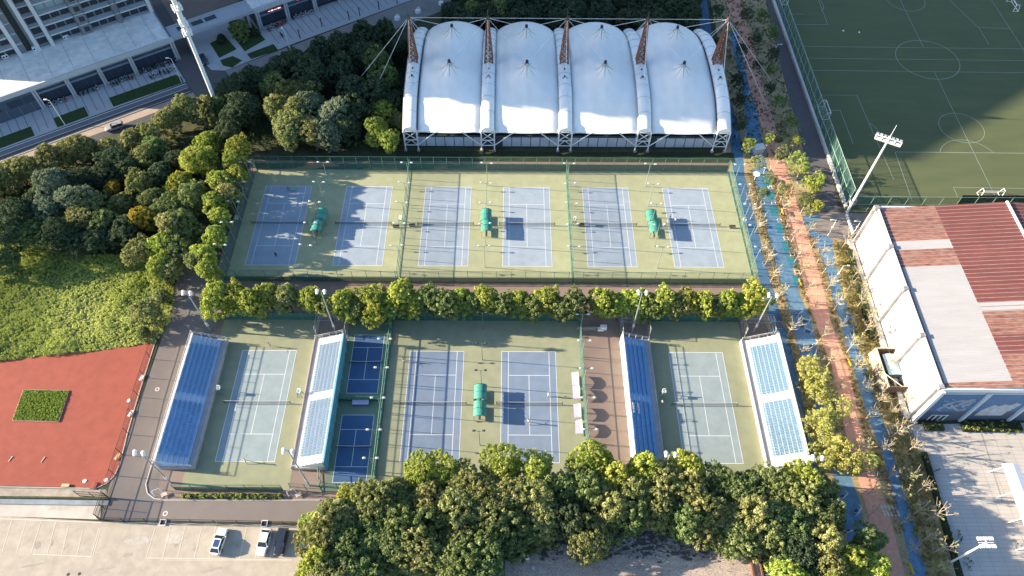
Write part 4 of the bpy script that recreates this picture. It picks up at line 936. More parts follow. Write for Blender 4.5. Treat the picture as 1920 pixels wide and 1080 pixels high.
# ================================================================== CARS
car_glass = mat('car_glass', (.02,.03,.045), .08, spec=.8); carw = mat('car_white_paint', (.72,.74,.76), .25, spec=.6); cardk = mat('car_dark_paint', (.025,.028,.045), .22, spec=.7); cargrey = mat('car_silver_paint', (.42,.43,.45), .25, metal=.3); carred = mat('car_red_paint', (.10,.02,.02), .3)
def car(label, loc, rz, m, L=4.6, W=1.82, H=1.48, roofglass=False, group=None, suv=False):
    t = thing('parked_car', label, 'car', loc, rz, group)
    # lofted lower body: stations along x (front is +x)
    st = [(-.5,.80,.42,.72),(-.485,.90,.34,.86),(-.40,.98,.30,.95),(-.2,1,.28,.94),(.05,1,.28,.92),(.24,.99,.28,.88),(.40,.95,.30,.78),(.475,.86,.34,.66),(.5,.70,.40,.55)]
    if suv: st = [(a,b_,c_,d_*1.08 if a < .3 else d_*1.12) for a,b_,c_,d_ in st]
    b = MB(); ring_ = []
    for fx, fwid, zl, zu in st:
        w_ = W/2*fwid; x = fx*L
        ring_.append([(x,-w_*.86,zl),(x,-w_,zl+.14),(x,-w_*.98,zu-.14),(x,-w_*.80,zu),(x,0,zu+.03),(x,w_*.80,zu),(x,w_*.98,zu-.14),(x,w_,zl+.14),(x,w_*.86,zl)])
    vs = [p for r_ in ring_ for p in r_]; n = 9; fs = []
    for i in range(len(ring_)-1):
        for j in range(n-1): fs.append((i*n+j, i*n+j+1, (i+1)*n+j+1, (i+1)*n+j))
        fs.append((i*n+n-1, i*n, (i+1)*n, (i+1)*n+n-1))
    fs += [tuple(range(n))[::-1], tuple(range((len(ring_)-1)*n, len(ring_)*n))]
    b.add(vs, [f[::-1] for f in fs]); body = b.build('body', m, t, smooth=False)
    # greenhouse
    zb = .90; x0,x1,x2,x3 = -.44*L,-.30*L,.03*L,.20*L; wb, wt = W*.46, W*.36
    if suv: x0, x1 = -.485*L, -.43*L
    g = MB(); g.add([(x0,-wb,zb),(x3,-wb,zb),(x2,-wt,H-.03),(x1,-wt,H-.03),(x0,wb,zb),(x3,wb,zb),(x2,wt,H-.03),(x1,wt,H-.03)], [(0,1,2,3),(5,4,7,6),(1,5,6,2),(4,0,3,7),(3,2,6,7)]); g.build('windows', car_glass, t)
    r_ = MB(); r_.prism([(x1-.05,-wt-.02),(x2,-wt-.02),(x2+.12,-wt*.7),(x2+.12,wt*.7),(x2,wt+.02),(x1-.05,wt+.02)], H-.035, H+.012); r_.build('roof', m if not roofglass else m, t)
    if roofglass: MB().box(((x1+x2)/2+.05,0,H+.02),((x2-x1)*.8,wt*1.5,.014)).build('glass_roof', mat('blue_glass_roof', (.04,.08,.20), .1, spec=.8), t)
    pl_ = MB()
    for sy in (-1,1):
        pl_.tube((x3,sy*wb,zb),(x2,sy*wt,H-.02),.035,n=4); pl_.tube((x0,sy*wb,zb),(x1,sy*wt,H-.02),.05,n=4); pl_.tube(((x0+x2)/2+.2,sy*wb,zb),((x1+x2)/2+.15,sy*wt,H-.02),.03,n=4)
    pl_.build('pillars', m, t)
    for sx in (-.31,.31):
        for sy in (-1,1):
            wv = MB().tube((sx*L,sy*(W/2-.20),.33),(sx*L,sy*(W/2-.0),.33),.33,n=14).build('wheel', black, t); MB().tube((sx*L,sy*(W/2-.01),.33),(sx*L,sy*(W/2+.015),.33),.19,n=10).build('rim', galv, wv)
    for sy in (-1,1):
        MB().box((.476*L,sy*W*.33,.66),(.10,.36,.12)).build('headlight', mat('headlight_glass', (.6,.62,.65), .2), t); MB().box((-.492*L,sy*W*.36,.80),(.08,.34,.12)).build('tail_light', mat('tail_light_red', (.35,.02,.02), .3), t)
        MB().box((x3-.15,sy*(W/2+.08),.98),(.16,.18,.12)).build('mirror', m, t)
    return t
def carat(px0, py0, px1, py1, label, m, **k):
    "rear pixel to front pixel"
    a, b = G(px0,py0,.7), G(px1,py1,.7); c = (a+b)/2; return car(label, (c.x,c.y,.03), math.atan2(b.y-a.y, b.x-a.x), m, **k)
gp = 'cars parked along the car park edge'
carat(404,1034,417,996,'white car with a blue glass roof parked alone in the car park', carw, roofglass=True, group=gp, L=4.7)
carat(500,997,489,1036,'white car with a dark sunroof parked beside the black car', carw, group=gp)
carat(532,994,522,1037,'black car parked at the trees beside a white car', cardk, group=gp, suv=True, H=1.6)
carat(232,232,196,243,'silver car standing on the street above the hedge', cargrey, suv=True, H=1.6)
carat(150,261,120,268,'dark red car half hidden under the roadside hedge', carred)
carat(374,98,388,124,'dark car with a pale roof panel on the side street by the mast', cardk)
carat(505,116,534,105,'dark car on the street under the trees near the thick street lamp', cardk)
carat(-8,318,14,308,'pale car at the left edge below the street', cargrey)
# ================================================================== SCOOTERS
sc_cols = [mat('scooter_white', (.6,.6,.62), .4), mat('scooter_dark', (.05,.05,.07), .4), mat('scooter_red', (.45,.07,.05), .4), mat('scooter_teal', (.12,.32,.32), .4)]
def scooter(m):
    t = thing('scooter', 'x', 'scooter', (0,0,0), 0)
    for x in (-.62,.62): MB().tube((x,-.06,.24),(x,.06,.24),.24,n=12).build('wheel', black, t)
    b = MB(); b.box((-.45,0,.52),(.75,.34,.34)); b.box((0,0,.32),(.5,.32,.10)); b.tube((.30,0,.34),(.48,0,.95),.14,.10,n=6); b.build('body', m, t)
    MB().box((-.38,0,.76),(.75,.30,.13)).build('seat', black, t)
    MB().tube((.44,-.33,1.02),(.44,.33,1.02),.03,n=4).tube((.44,0,.9),(.60,0,.26),.04,n=4).build('handlebar', dark, t)
    return t
sproto = [scooter(m) for m in sc_cols]
spots = []
rr = random.Random(21)
for i in range(15): a = 25.2+i*.72; spots.append((a, .2+rr.uniform(-.4,.4), 'last frame of the left shop row'))
for i in range(8): a = 17.0+i*.85; spots.append((a, -.4+rr.uniform(-.5,.5), 'third shop bay'))
for i in range(8): a = 27.0+i*.95; spots.append((a, -3.2+rr.uniform(-.5,.5), 'edge of the right lawn'))
for i in range(5): a = 9.0+i*1.2; spots.append((a, .2+rr.uniform(-.5,.3), 'second shop bay'))
for i in range(4): a = 1.6+i*1.3; spots.append((a, .1, 'first shop bay'))
for i in range(8): a = 62.0+i*.8; spots.append((a, -.6+rr.uniform(-.6,.6), 'shop row under the low red sign'))
for i in range(5): a = 70+i*1.5; spots.append((a, .2+rr.uniform(-.6,.3), 'shop row under the square red sign'))
spots.append((64.1,-5.6,'pavement by the near street lamp'))
cnt = {}; used = set()
CN = ['white','dark','red','teal']
for i, (a, b_, d) in enumerate(spots):
    ci = rr.choice([0,0,1,1,1,2,3]) if 'low red' not in d else rr.choice([2,2,0])
    k = (d, ci); cnt[k] = cnt.get(k, 0)+1
    lab = '%s scooter parked at the %s, %s such from left' % (CN[ci], d, ORD[cnt[k]-1])
    p = (*S(a,b_), .035); rz = SRZ+R(90)+rr.uniform(-.25,.25)
    if ci not in used: used.add(ci); r_ = sproto[ci]; r_.location = p; r_.rotation_euler = (0,0,rz); r_['label'] = lab
    else: r_ = copytree(sproto[ci], p, rz, lab)
    r_['group'] = 'scooters parked in front of the shops'
for ci in range(4):
    if ci not in used:
        for o in list(sproto[ci].children_recursive)+[sproto[ci]]: bpy.data.objects.remove(o)
# bollards on the far pavement
bo = None
for k, (px, py) in enumerate([(563,72),(604,50),(655,37),(675,30),(711,18),(745,8)]):
    p = G(px, py); lab = 'dark slim post on the pavement of the second shop row, %s from left' % ORD[k]
    if bo is None: bo = thing('post', lab, 'post', (p.x,p.y,.03), 0, 'dark posts along the far pavement'); MB().tube((0,0,0),(0,0,2.6),.14,n=7).build('shaft', dark, bo); MB().box((0,0,2.65),(.4,.3,.12)).build('cap', dark, bo)
    else: copytree(bo, (p.x,p.y,.03), 0, lab)
# white bollards on the forecourt
bo = None
for k in range(7):
    p = G(1586+k*1.9, 407+k*5.4); lab = 'white round bollard on the brick forecourt, %s from the far end' % ORD[k]
    if bo is None: bo = thing('bollard', lab, 'bollard', (p.x,p.y,.03), 0, 'white bollards on the forecourt'); MB().tube((0,0,0),(0,0,.35),.22,.26,n=10).build('base', concrete, bo); MB().sphere((0,0,.62),.38,10,7).build('ball', white, bo)
    else: copytree(bo, (p.x,p.y,.03), 0, lab)
# ================================================================== things on the running ground
wb_ = None
for k, (px, py, rz, m, d) in enumerate([(267,709,72,'w','beside the lane fence, farthest of them'),(246,776,72,'w','beside the lane fence, middle one'),(221,857,70,'y','beside the lane fence, nearest one'),(124,911,0,'y','at the near edge of the red ground'),(175,911,80,'r','near the curved corner of the red ground')]):
    p = G(px, py); mm = {'w': white, 'y': mat('cream_box', (.55,.43,.25), .7), 'r': mat('brick_red_box', (.28,.09,.06), .7)}[m]
    t = thing('plyometric_box', {'w':'white','y':'cream','r':'red'}[m]+' low training box on the red ground '+d, 'box', (p.x,p.y,.02), R(rz), 'training boxes on the red ground')
    MB().box((0,0,.28),(1.35,.55,.06)).build('top', mm, t)
    for sx in (-.6,.6): MB().box((sx,0,.13),(.06,.5,.26)).build('leg', mm, t)
for px, py, d in [(242,751,'upper'),(159,902,'lower left'),(199,900,'lower right')]:
    p = G(px, py); t = thing('white_disc', 'small white round base plate on the red ground, %s one' % d, 'disc', (p.x,p.y,.02), 0, 'white plates on the red ground'); MB().tube((0,0,0),(0,0,.07),.40,.34,n=14).build('disc', white, t); MB().tube((0,0,.07),(0,0,.22),.07,.05,n=8).build('hub', galv, t)
for px, py, d in [(20,861,'left'),(81,862,'right')]:
    p = G(px, py); t = thing('marker_board', 'short cream marker strip on the red ground, %s of two' % d, 'marker', (p.x,p.y,.02), R(72), 'marker strips on the red ground'); MB().box((0,0,.05),(1.1,.12,.08)).build('board', mat('cream_board', (.6,.52,.42), .8), t); MB().box((.45,0,.1),(.1,.3,.05)).build('foot', galv, t)
# concrete drain wall between red ground and apron
t = thing('drain_wall', 'long dark planted ditch wall between the red ground and the dusty apron', 'wall', (*G2(-60,932),0)); a = G(-60,932); b_ = G(206,936); d = b_-a
b = MB(); b.box((d.x/2,d.y/2,.25),(d.length,.35,.5),rz=math.atan2(d.y,d.x)); b.build('wall', mat('mossy_wall', (.06,.075,.045), .95, .3, 1.5), t); b = MB(); b.box((d.x/2,d.y/2-.75,.12),(d.length,.9,.24),rz=math.atan2(d.y,d.x)); b.build('drain_cover', mat('blue_grey_drain', (.22,.26,.30), .8, .15, .8), t)
# exercise frames near the lane corner
for (px,py), d in [((297,925),'on the lane corner below the left grandstand'),((548,925),'by the lower left court')]:
    p = G(px,py); t = thing('folding_sign', 'white A-shaped frame with a small board '+d, 'sign', (p.x,p.y,.03), R(30)); b = MB()
    for sx in (-.7,.7): b.tube((sx,-.35,0),(sx*.9,0,1.7),.05,n=4); b.tube((sx,.35,0),(sx*.9,0,1.7),.05,n=4)
    b.tube((-.63,0,1.7),(.63,0,1.7),.05,n=4); b.build('frame', white, t); MB().box((.9,-.9,.35),(1.0,.7,.06)).build('board', mat('cream_panel', (.6,.52,.42), .7), t)
for (px,py), d in [((306,980),'left'),((496,982),'right')]:
    p = G(px,py); t = thing('square_hatch', 'white framed square hatch in the car park kerb, %s one' % d, 'hatch', (p.x,p.y,.02), 0, 'square hatches in the kerb'); b = MB()
    for q in ((-.5,0,.12,1.1),(.5,0,.12,1.1)): b.box((q[0],0,.1),(q[2],q[3],.2))
    for q in (-.5,.5): b.box((0,q,.1),(.9,.12,.18))
    b.build('rim', white, t); MB().box((0,0,.04),(.85,.85,.05)).build('grate', dark, t)
t = thing('equipment_box', 'white electrical cabinet with a bench by the brown yard entrance', 'cabinet', (*G2(1131,617), .02)); MB().box((0,0,.6),(1.3,.7,1.2)).build('cabinet', white, t); MB().box((-.6,-.25,.3),(1.2,.7,.6)).build('low_box', white, t)
t = thing('low_wall', 'low brick wall beside the brown yard entrance', 'wall', (*G2(1100,618), .02)); MB().box((0,0,.35),(4.2,.4,.7)).build('wall', mat('grey_brick', (.22,.2,.19), .9, .2, 3), t); MB().box((0,0,.72),(4.3,.5,.06)).build('coping', concrete, t)
# football goals
def goal(p, rz, label):
    t = thing('football_goal', label, 'football goal', p, rz); b = MB(); W_, H_, D_ = 5.0, 2.2, 1.6
    for y0 in (-W_/2,W_/2): b.tube((0,y0,0),(0,y0,H_),.09); b.tube((0,y0,H_),(-D_*.6,y0,H_),.07); b.tube((-D_*.6,y0,H_),(-D_,y0,0),.07); b.tube((0,y0,0),(-D_,y0,0),.07)
    b.tube((0,-W_/2,H_),(0,W_/2,H_),.09); b.tube((-D_,-W_/2,0),(-D_,W_/2,0),.07); b.build('frame', white, t)
    n_ = MB(); n_.add([(-D_*.6,-W_/2,H_),(-D_*.6,W_/2,H_),(-D_,W_/2,0),(-D_,-W_/2,0)], [(0,1,2,3)]); n_.build('net', mat('goal_net', (.5,.5,.5), .9, alpha=.18), t)
goal((82.9,148.5,.02), math.pi*0, 'white football goal at the left side of the pitch near the floodlight mast')
goal((83.2,199.2,.02), 0, 'white football goal at the far left corner of the pitch')
goal((150.2,196.5,.02), math.pi, 'white football goal at the far right corner of the pitch')
goal((114.9,118.9,.02), math.pi/2*3, 'white football goal in front of the long black screen')
# ball / cone markers on the pitch
for px, py, d in [(1581,58,'left'),(1611,61,'right')]:
    p = G(px,py); t = thing('training_cone', 'tiny white training cone on the shaded pitch, %s of two' % d, 'cone', (p.x,p.y,.02), 0, 'training cones on the pitch'); MB().tube((0,0,0),(0,0,.45),.22,.04,n=10).build('cone', white, t); MB().box((0,0,.02),(.5,.5,.04)).build('base', white, t)
# white rocks / tarps by the far path
for k, (px, py) in enumerate([(745,36),(784,23),(828,8)]):
    p = G(px,py); t = thing('white_planter', 'white rounded concrete block beside the far path, %s from the left' % ORD[k], 'block', (p.x,p.y,.02), R(30), 'white blocks beside the far path')
    MB().tube((0,0,0),(0,0,.8),1.0,.8,n=8).build('block', white, t); MB().box((.6,.9,.4),(.8,.9,.8)).build('step', conc_light, t)
# ================================================================== SHED by the warehouse
t = thing('roofless_shed', 'old roofless shed of bleached and brown boards against the warehouse wall', 'shed', (76.1,70.9,0))
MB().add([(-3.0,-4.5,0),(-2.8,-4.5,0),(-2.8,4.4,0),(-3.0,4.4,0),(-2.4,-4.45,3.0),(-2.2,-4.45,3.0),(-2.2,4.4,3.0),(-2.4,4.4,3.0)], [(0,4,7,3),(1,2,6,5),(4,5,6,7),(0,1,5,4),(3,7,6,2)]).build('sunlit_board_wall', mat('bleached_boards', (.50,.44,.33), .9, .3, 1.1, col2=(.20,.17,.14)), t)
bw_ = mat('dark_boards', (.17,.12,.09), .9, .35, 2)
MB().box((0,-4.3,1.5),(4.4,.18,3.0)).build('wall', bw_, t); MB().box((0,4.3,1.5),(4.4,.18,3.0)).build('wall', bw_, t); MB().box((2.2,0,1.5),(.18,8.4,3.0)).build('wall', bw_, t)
MB().box((.15,.9,1.2),(2.5,4.6,2.4)).build('tank', mat('dark_blue_grey_tank', (.08,.12,.15), .6), t); b = MB(); b.grid(lambda u, v: (-1.15+2.6*u, -1.45+4.7*v, 2.45+.28*math.sin(math.pi*u)), 6, 2); b.build('tank_lid', mat('blue_white_lid', (.42,.55,.62), .4, .15, .5), t)  # tank body in plain dark blue-grey
MB().tube((1.2,-2.9,0),(1.2,-2.9,1.5),.6,n=12).build('barrel', black, t)
b = MB(); b.box((-2.3,0,3.06),(.26,8.8,.1)); b.box((2.2,0,3.06),(.34,8.6,.12)); b.box((0,4.3,3.06),(4.2,.22,.1)); b.tube((-2.2,-1.6,3.1),(.2,-4.3,3.1),.09); b.tube((.2,-4.3,3.1),(2.2,-4.3,3.1),.09); b.build('top_rails', mat('cream_rail', (.55,.50,.40), .8), t)
# ================================================================== long canopy and things in the plaza
t = thing('bicycle_canopy', 'long white flat canopy on slanted posts over the right edge of the slab plaza', 'canopy', (90.2,40,0), R(-2.2))
b = MB(); b.add([(-.9,-26,3.0),(.9,-26,3.25),(.9,11,3.25),(-.9,11,3.0)], [(0,1,2,3)]); b.add([(.9,-26,3.25),(2.2,-26,2.95),(2.2,11,2.95),(.9,11,3.25)], [(0,1,2,3)]); b.add([(-.9,-26,2.9),(.9,-26,3.15),(.9,11,3.15),(-.9,11,2.9)], [(3,2,1,0)]); b.build('roof', white, t)
for k in range(8): b = MB(); b.tube((-1.9,10.5-4.7*k,0),(-.4,10.5-4.7*k,2.9),.07); b.tube((-.4,10.5-4.7*k,2.9),(2.1,10.5-4.7*k,2.9),.06); b.build('post', white, t)
def bike(m):
    t = thing('bicycle', 'x', 'bicycle', (0,0,0), 0)
    for x in (-.52,.52):
        b = MB()
        for i in range(12): b.tube((x+.33*math.cos(i*math.pi/6),0,.34+.33*math.sin(i*math.pi/6)),(x+.33*math.cos((i+1)*math.pi/6),0,.34+.33*math.sin((i+1)*math.pi/6)),.03,n=4)
        b.build('wheel', black, t)
    b = MB(); b.tube((-.52,0,.34),(-.1,0,.32),.03); b.tube((-.1,0,.32),(-.22,0,.85),.03); b.tube((-.22,0,.8),(.38,0,.8),.03); b.tube((.38,0,.82),(-.1,0,.32),.03); b.tube((.52,0,.34),(.38,0,.98),.03); b.build('frame', m, t)
    MB().box((-.24,0,.9),(.26,.16,.06)).build('saddle', black, t); MB().tube((.36,-.28,1.0),(.36,.28,1.0),.025).build('handlebar', dark, t); return t
bk = None
for k, (px, py) in enumerate([(1754,884),(1795,1002),(1799,1014),(1814,1052),(1812,1063),(1912,925),(1914,948),(1902,1020)]):
    p = G(px,py); lab = 'dark bicycle standing on the slab plaza, %s from the far end' % ORD[k]
    if bk is None: bk = bike(cardk); bk['label'] = lab; bk['group'] = 'bicycles on the plaza'; bk.location = (p.x,p.y,.03); bk.rotation_euler = (0,0,.4)
    else: copytree(bk, (p.x,p.y,.03), rnd.uniform(0,3), lab)
# ================================================================== FITNESS EQUIPMENT on the promenade
yel = mat('yellow_paint', (.55,.36,.02), .5); tealp = mat('teal_mat', (.03,.20,.27), .9, .1, 1); whr = steelw
def gym(kind, label, p, rz):
    if kind == 'bench':
        t = thing('yellow_bench', label, 'bench', p, rz, 'yellow benches along the promenade'); MB().box((0,0,.45),(1.7,.42,.07)).build('seat', yel, t); MB().box((0,.26,.75),(1.7,.07,.42)).build('backrest', yel, t)
        for sx in (-.7,.7): MB().box((sx,.05,.22),(.07,.4,.44)).build('leg', dark, t)
    elif kind == 'frame':
        t = thing('exercise_machine', label, 'exercise machine', p, rz, 'white exercise frames on the blue strip'); b = MB()
        for sx in (-.7,.7): b.tube((sx,0,0),(sx,0,1.5),.05,n=5)
        b.tube((-.7,0,1.5),(.7,0,1.5),.05); b.tube((-.7,0,1.5),(-.9,.6,1.1),.04); b.tube((.7,0,1.5),(.9,.6,1.1),.04); b.build('frame', whr, t); MB().box((0,.35,.25),(.9,.4,.06)).build('footplate', dark, t)
    elif kind == 'mat':
        t = thing('exercise_mat', label, 'exercise mat', p, rz, 'teal mats with square hoops on the blue strip'); MB().box((0,0,.012),(1.9,2.8,.02)).build('mat', tealp, t); b = MB()
        for q in ((-.45,-.45,.45,-.45),(.45,-.45,.45,.45),(.45,.45,-.45,.45),(-.45,.45,-.45,-.45)): b.tube((q[0]+.2,q[1]+2.1,.3),(q[2]+.2,q[3]+2.1,.3),.045,n=4)
        for q in ((-.25,1.65),(.65,1.65),(.65,2.55),(-.25,2.55)): b.tube((*q,0),(*q,.3),.03,n=4)
        b.build('hoop', whr, t)
    elif kind == 'disc':
        t = thing('sports_table', label, 'exercise table', p, rz); MB().tube((0,0,0),(0,0,2.0),.09).build('pole', whr, t); MB().tube((0,0,2.0),(0,0,2.15),.85,n=16).build('disc', white, t)
    elif kind == 'hutch':
        t = thing('small_hut', label, 'cabin', p, rz); MB().box((0,0,.9),(2.4,1.6,1.8)).build('box', mat('pale_panel', (.4,.44,.5), .6), t); MB().box((0,0,1.88),(2.7,1.9,.14)).build('roof', white, t)
    return t
for k, (px, py) in enumerate([(1467,400),(1500,533),(1592,682),(1594,866),(1648,866),(1707,1068),(1405,188)]): gym('bench', 'yellow slatted bench beside the red path, %s from the far end' % ORD[[1,2,3,4,5,6,0][k]], (*G2(px,py), .03), R([95,95,98,100,100,95,100][k]))
for k, (px, py) in enumerate([(1437,340),(1445,366),(1452,396),(1463,428),(1475,462),(1487,492),(1496,526)]): gym('mat', 'teal exercise mat with a square hoop on the blue strip, %s from far end' % ORD[k], (*G2(px,py), .03), R(0))
for k, (px, py) in enumerate([(1388,62),(1398,120),(1395,140),(1402,182),(1416,222),(1437,322),(1498,592),(1508,606),(1503,616),(1513,625),(1524,650),(1580,935),(1590,1000),(1607,962)]): gym('frame', 'white exercise machine on the blue strip, %s from far end' % ORD[k], (*G2(px,py), .03), R(rnd.uniform(-30,60)))
gym('disc', 'pole with a white round top on the blue strip near the hall corner', (*G2(1414,338), .03), 0); gym('hutch', 'small flat cabin with a pale roof on the blue strip by the trees', (*G2(1420,285), .03), R(10))
for k, (px, py) in enumerate([(1440,496),(1503,340),(1458,610)]): 
    p = G(px,py); t = thing('drain_grate', 'dark square grate in the promenade surface, %s from the far end' % ORD[[1,0,2][k]], 'grate', (p.x,p.y,.03), R(5), 'dark grates on the promenade'); MB().box((0,0,.02),(2.3,1.7,.05)).build('frame', galv, t); MB().box((0,0,.05),(2.1,1.5,.02)).build('grate', mat('slate_grate', (.10,.12,.13), .8), t)
# ================================================================== TREES
rng = np.random.default_rng(5)
def leafmesh(name, cen, crad, nper, leaf, m, squash=.8, tones=None, outw=None, up=.35):
    "cen: clump centres (N,3); crad: clump radii (N)"
    N = len(cen); M = N*nper
    d = rng.normal(size=(M,3)); d[:,2] += up; d /= np.linalg.norm(d, axis=1)[:,None]
    c = np.repeat(cen, nper, 0); r = np.repeat(crad, nper)[:,None]
    p = c + d*r*rng.uniform(.55, 1.05, (M,1))*np.array([1,1,squash])
    n = d*.9 + rng.normal(size=(M,3))*.38 + np.array([0,0,.25]); n /= np.linalg.norm(n, axis=1)[:,None]
    t = np.cross(n, rng.normal(size=(M,3))); t /= np.linalg.norm(t, axis=1)[:,None]; b = np.cross(n, t)
    s = (leaf*rng.uniform(.6, 1.35, (M,1)))/2; s2 = s*rng.uniform(.55, 1.0, (M,1))
    v = np.stack([p-t*s, p-b*s2, p+t*s, p+b*s2], 1).reshape(-1,3)
    me = bpy.data.meshes.new(name); me.vertices.add(4*M); me.vertices.foreach_set('co', v.astype(np.float32).ravel())
    me.loops.add(4*M); me.loops.foreach_set('vertex_index', np.arange(4*M, dtype=np.int32)); me.polygons.add(M); me.polygons.foreach_set('loop_start', np.arange(0, 4*M, 4, dtype=np.int32)); me.polygons.foreach_set('loop_total', np.full(M, 4, dtype=np.int32))
    me.update(calc_edges=True); me.validate()
    tone = np.repeat(rng.uniform(0, 1, N) if tones is None else tones, nper)*.7 + rng.uniform(0, .3, M)
    a = me.attributes.new('tone', 'FLOAT', 'FACE'); a.data.foreach_set('value', tone.astype(np.float32))
    me.materials.append(m); return me
def lobed(dirs, seed, amp=.22):
    q = np.random.default_rng(seed); k = q.normal(size=(7,3)); k /= np.linalg.norm(k, axis=1)[:,None]
    f = np.zeros(len(dirs))
    for v in k: f += np.maximum(0, dirs @ v)**6*q.uniform(.3, 1)
    return 1 - amp*.7 + amp*1.7*f/1.2
def crown(seed, Rr, Hh, zc, ncl, nper, leaf, cr, m, amp=.32):
    q = np.random.default_rng(seed); d = q.normal(size=(ncl,3)); d[:,2] += .25; d /= np.linalg.norm(d, axis=1)[:,None]
    rad = np.where(q.uniform(size=ncl) < .78, q.uniform(.80, .98, ncl), q.uniform(.3, .75, ncl))*lobed(d, seed, amp)
    c = d*rad[:,None]*np.array([Rr, Rr, Hh]) + np.array([0,0,zc])
    return leafmesh('crown', c, q.uniform(.65, 1.2, ncl)*cr, nper, leaf, m)
def trunkmesh(h, r, spread, mt, seed=0, nb=6):
    q = random.Random(seed); b = MB(); b.tube((0,0,0),(0,0,h*.45), r, r*.7, 8); b.tube((0,0,h*.45),(.1,-.05,h*.8), r*.7, r*.35, 7)
    for k in range(nb):
        a = 2*math.pi*k/nb+q.random(); z0 = h*(.35+.3*q.random()); e = (spread*math.cos(a), spread*math.sin(a), z0+spread*.8); mid = (e[0]*.5, e[1]*.5, z0+spread*.5)
        b.tube((0,0,z0), mid, r*.42, r*.28, 5); b.tube(mid, e, r*.28, r*.1, 5)
    return b.mesh('trunk', mt)
lm = {
 'lime': leafmat('leaves_lime', (0.221,0.286,0.058), (0.442,0.494,0.111), (0.650,0.650,0.208)),
 'green': leafmat('leaves_green', (0.123,0.174,0.065), (0.246,0.312,0.123), (0.392,0.450,0.203)),
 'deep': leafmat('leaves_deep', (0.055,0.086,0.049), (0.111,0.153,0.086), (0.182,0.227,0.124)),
 'olive': leafmat('leaves_olive', (0.165,0.191,0.073), (0.343,0.363,0.145), (0.528,0.502,0.238)),
 'golden': leafmat('leaves_golden', (0.168,0.180,0.036), (0.552,0.408,0.072), (0.780,0.600,0.144)),
 'teal': leafmat('leaves_greyish', (0.120,0.168,0.108), (0.240,0.300,0.198), (0.372,0.420,0.288)),
 'pale': leafmat('leaves_pale', (.34,.37,.10), (.56,.56,.19), (.68,.62,.28)),
 'dry': leafmat('leaves_dry', (.30,.24,.12), (.48,.40,.20), (.45,.46,.18)) }
ADJ = {'lime':'yellow-green','green':'mid-green','deep':'deep green','olive':'olive green','golden':'golden yellow','teal':'greyish green','pale':'pale yellow','dry':'dry'}
protos = {}
def proto(kind, var, size):
    k = (kind, var, size)
    if k not in protos:
        sd = 100+var*17+{'s':0,'l':500,'a':900}[size]
        # unit tree: crown radius 1 in plan after division by R0
        if size == 's': R0, ncl, nper, leaf, cr = 3.0, 260, 34, .27, .42
        elif size == 'l': R0, ncl, nper, leaf, cr = 4.6, 420, 34, .34, .56
        else: R0, ncl, nper, leaf, cr = 3.0, 150, 24, .25, .42
        cm = crown(sd, R0, R0*.92, 0, ncl, nper, leaf, cr, lm[kind], .34 if size != 'a' else .55)
        protos[k] = (cm, R0)
    return protos[k]
tm = trunkmesh(6, .26, 2.2, bark, 3); tmp_ = trunkmesh(5, .12, 1.6, palebark, 4)
def tree(px, py, r, kind, label, zc=None, size=None, group=None, var=None, cat='tree', name='tree', hsc=1.0):
    size = size or ('l' if r > 3.6 else 's'); zc = zc if zc is not None else r*1.35
    p = G(px, py, zc); var = rnd.randrange(3) if var is None else var
    cm, R0 = proto(kind, var, size)
    t = thing(name, label, cat, (p.x,p.y,0), 0, group)
    s_ = r/R0/(1.12 if size == 'l' else 1.02); c = link('crown', cm, t, (0,0,zc), rnd.uniform(0, 6.28)); c.scale = (s_*rnd.uniform(.88,1.12), s_*rnd.uniform(.88,1.12), s_*hsc*rnd.uniform(.9,1.15))
    k = link('trunk', tm if size != 'a' else tmp_, t); k.scale = (s_*1.1, s_*1.1, (zc+r*.2)/6 if size != 'a' else (zc+r*.3)/5)
    return t
def row(items, zc, where, grp, size=None, hsc=1.0, order='from left'):
    items = sorted(items, key=lambda q: (q[1] if ('top' in order or 'far' in order or 'list' in order) else q[0]))
    if 'list' in order: order = 'from far end'
    cnt = {}
    for it in items:
        px, py, r, kind = it[:4]; z = it[4] if len(it) > 4 else (zc if zc else None)
        cnt[kind] = cnt.get(kind, 0)+1; n = cnt[kind]
        tree(px, py, r, kind, '%s tree %s, %s such %s' % ({'lime':'round yellow-green','green':'bushy mid-green','deep':'dense deep green','olive':'broad olive green','golden':'golden yellow leaved','teal':'greyish green','pale':'airy pale yellow','dry':'dry'}[kind], where, ORDN(n), order), z, size, grp, hsc=hsc)
row([(408,562,4.0,'lime'),(443,560,3.2,'lime'),(470,568,3.2,'lime'),(500,554,3.1,'lime'),(537,558,3.2,'olive'),(585,562,3.3,'lime'),(643,570,3.5,'lime'),(698,562,3.5,'lime'),(705,590,2.6,'lime'),(752,558,3.8,'lime'),(803,562,3.5,'green'),(832,572,3.0,'green'),(862,562,3.0,'lime'),(912,562,3.5,'lime'),(945,572,2.5,'green'),(970,566,3.0,'lime'),(1025,564,3.3,'lime'),(1076,572,3.2,'green'),(1135,569,3.3,'lime'),(1187,566,3.3,'lime'),(1222,572,2.6,'green'),(1245,567,3.3,'lime'),(1290,566,2.8,'lime'),(1318,570,2.8,'lime'),(1362,568,3.3,'lime'),(1412,563,4.0,'lime'),(615,574,2.6,'olive'),(672,580,2.4,'green'),(728,572,2.4,'lime'),(778,568,2.6,'lime'),(888,570,2.5,'green'),(998,574,2.4,'green'),(1052,576,2.3,'olive'),(1162,574,2.4,'lime'),(1206,566,2.4,'lime'),(1270,574,2.4,'olive'),(1342,574,2.4,'green'),(1388,570,2.6,'lime')], 5.6, 'in the row between courts', 'round trees between the court rows', 's', hsc=1.3)
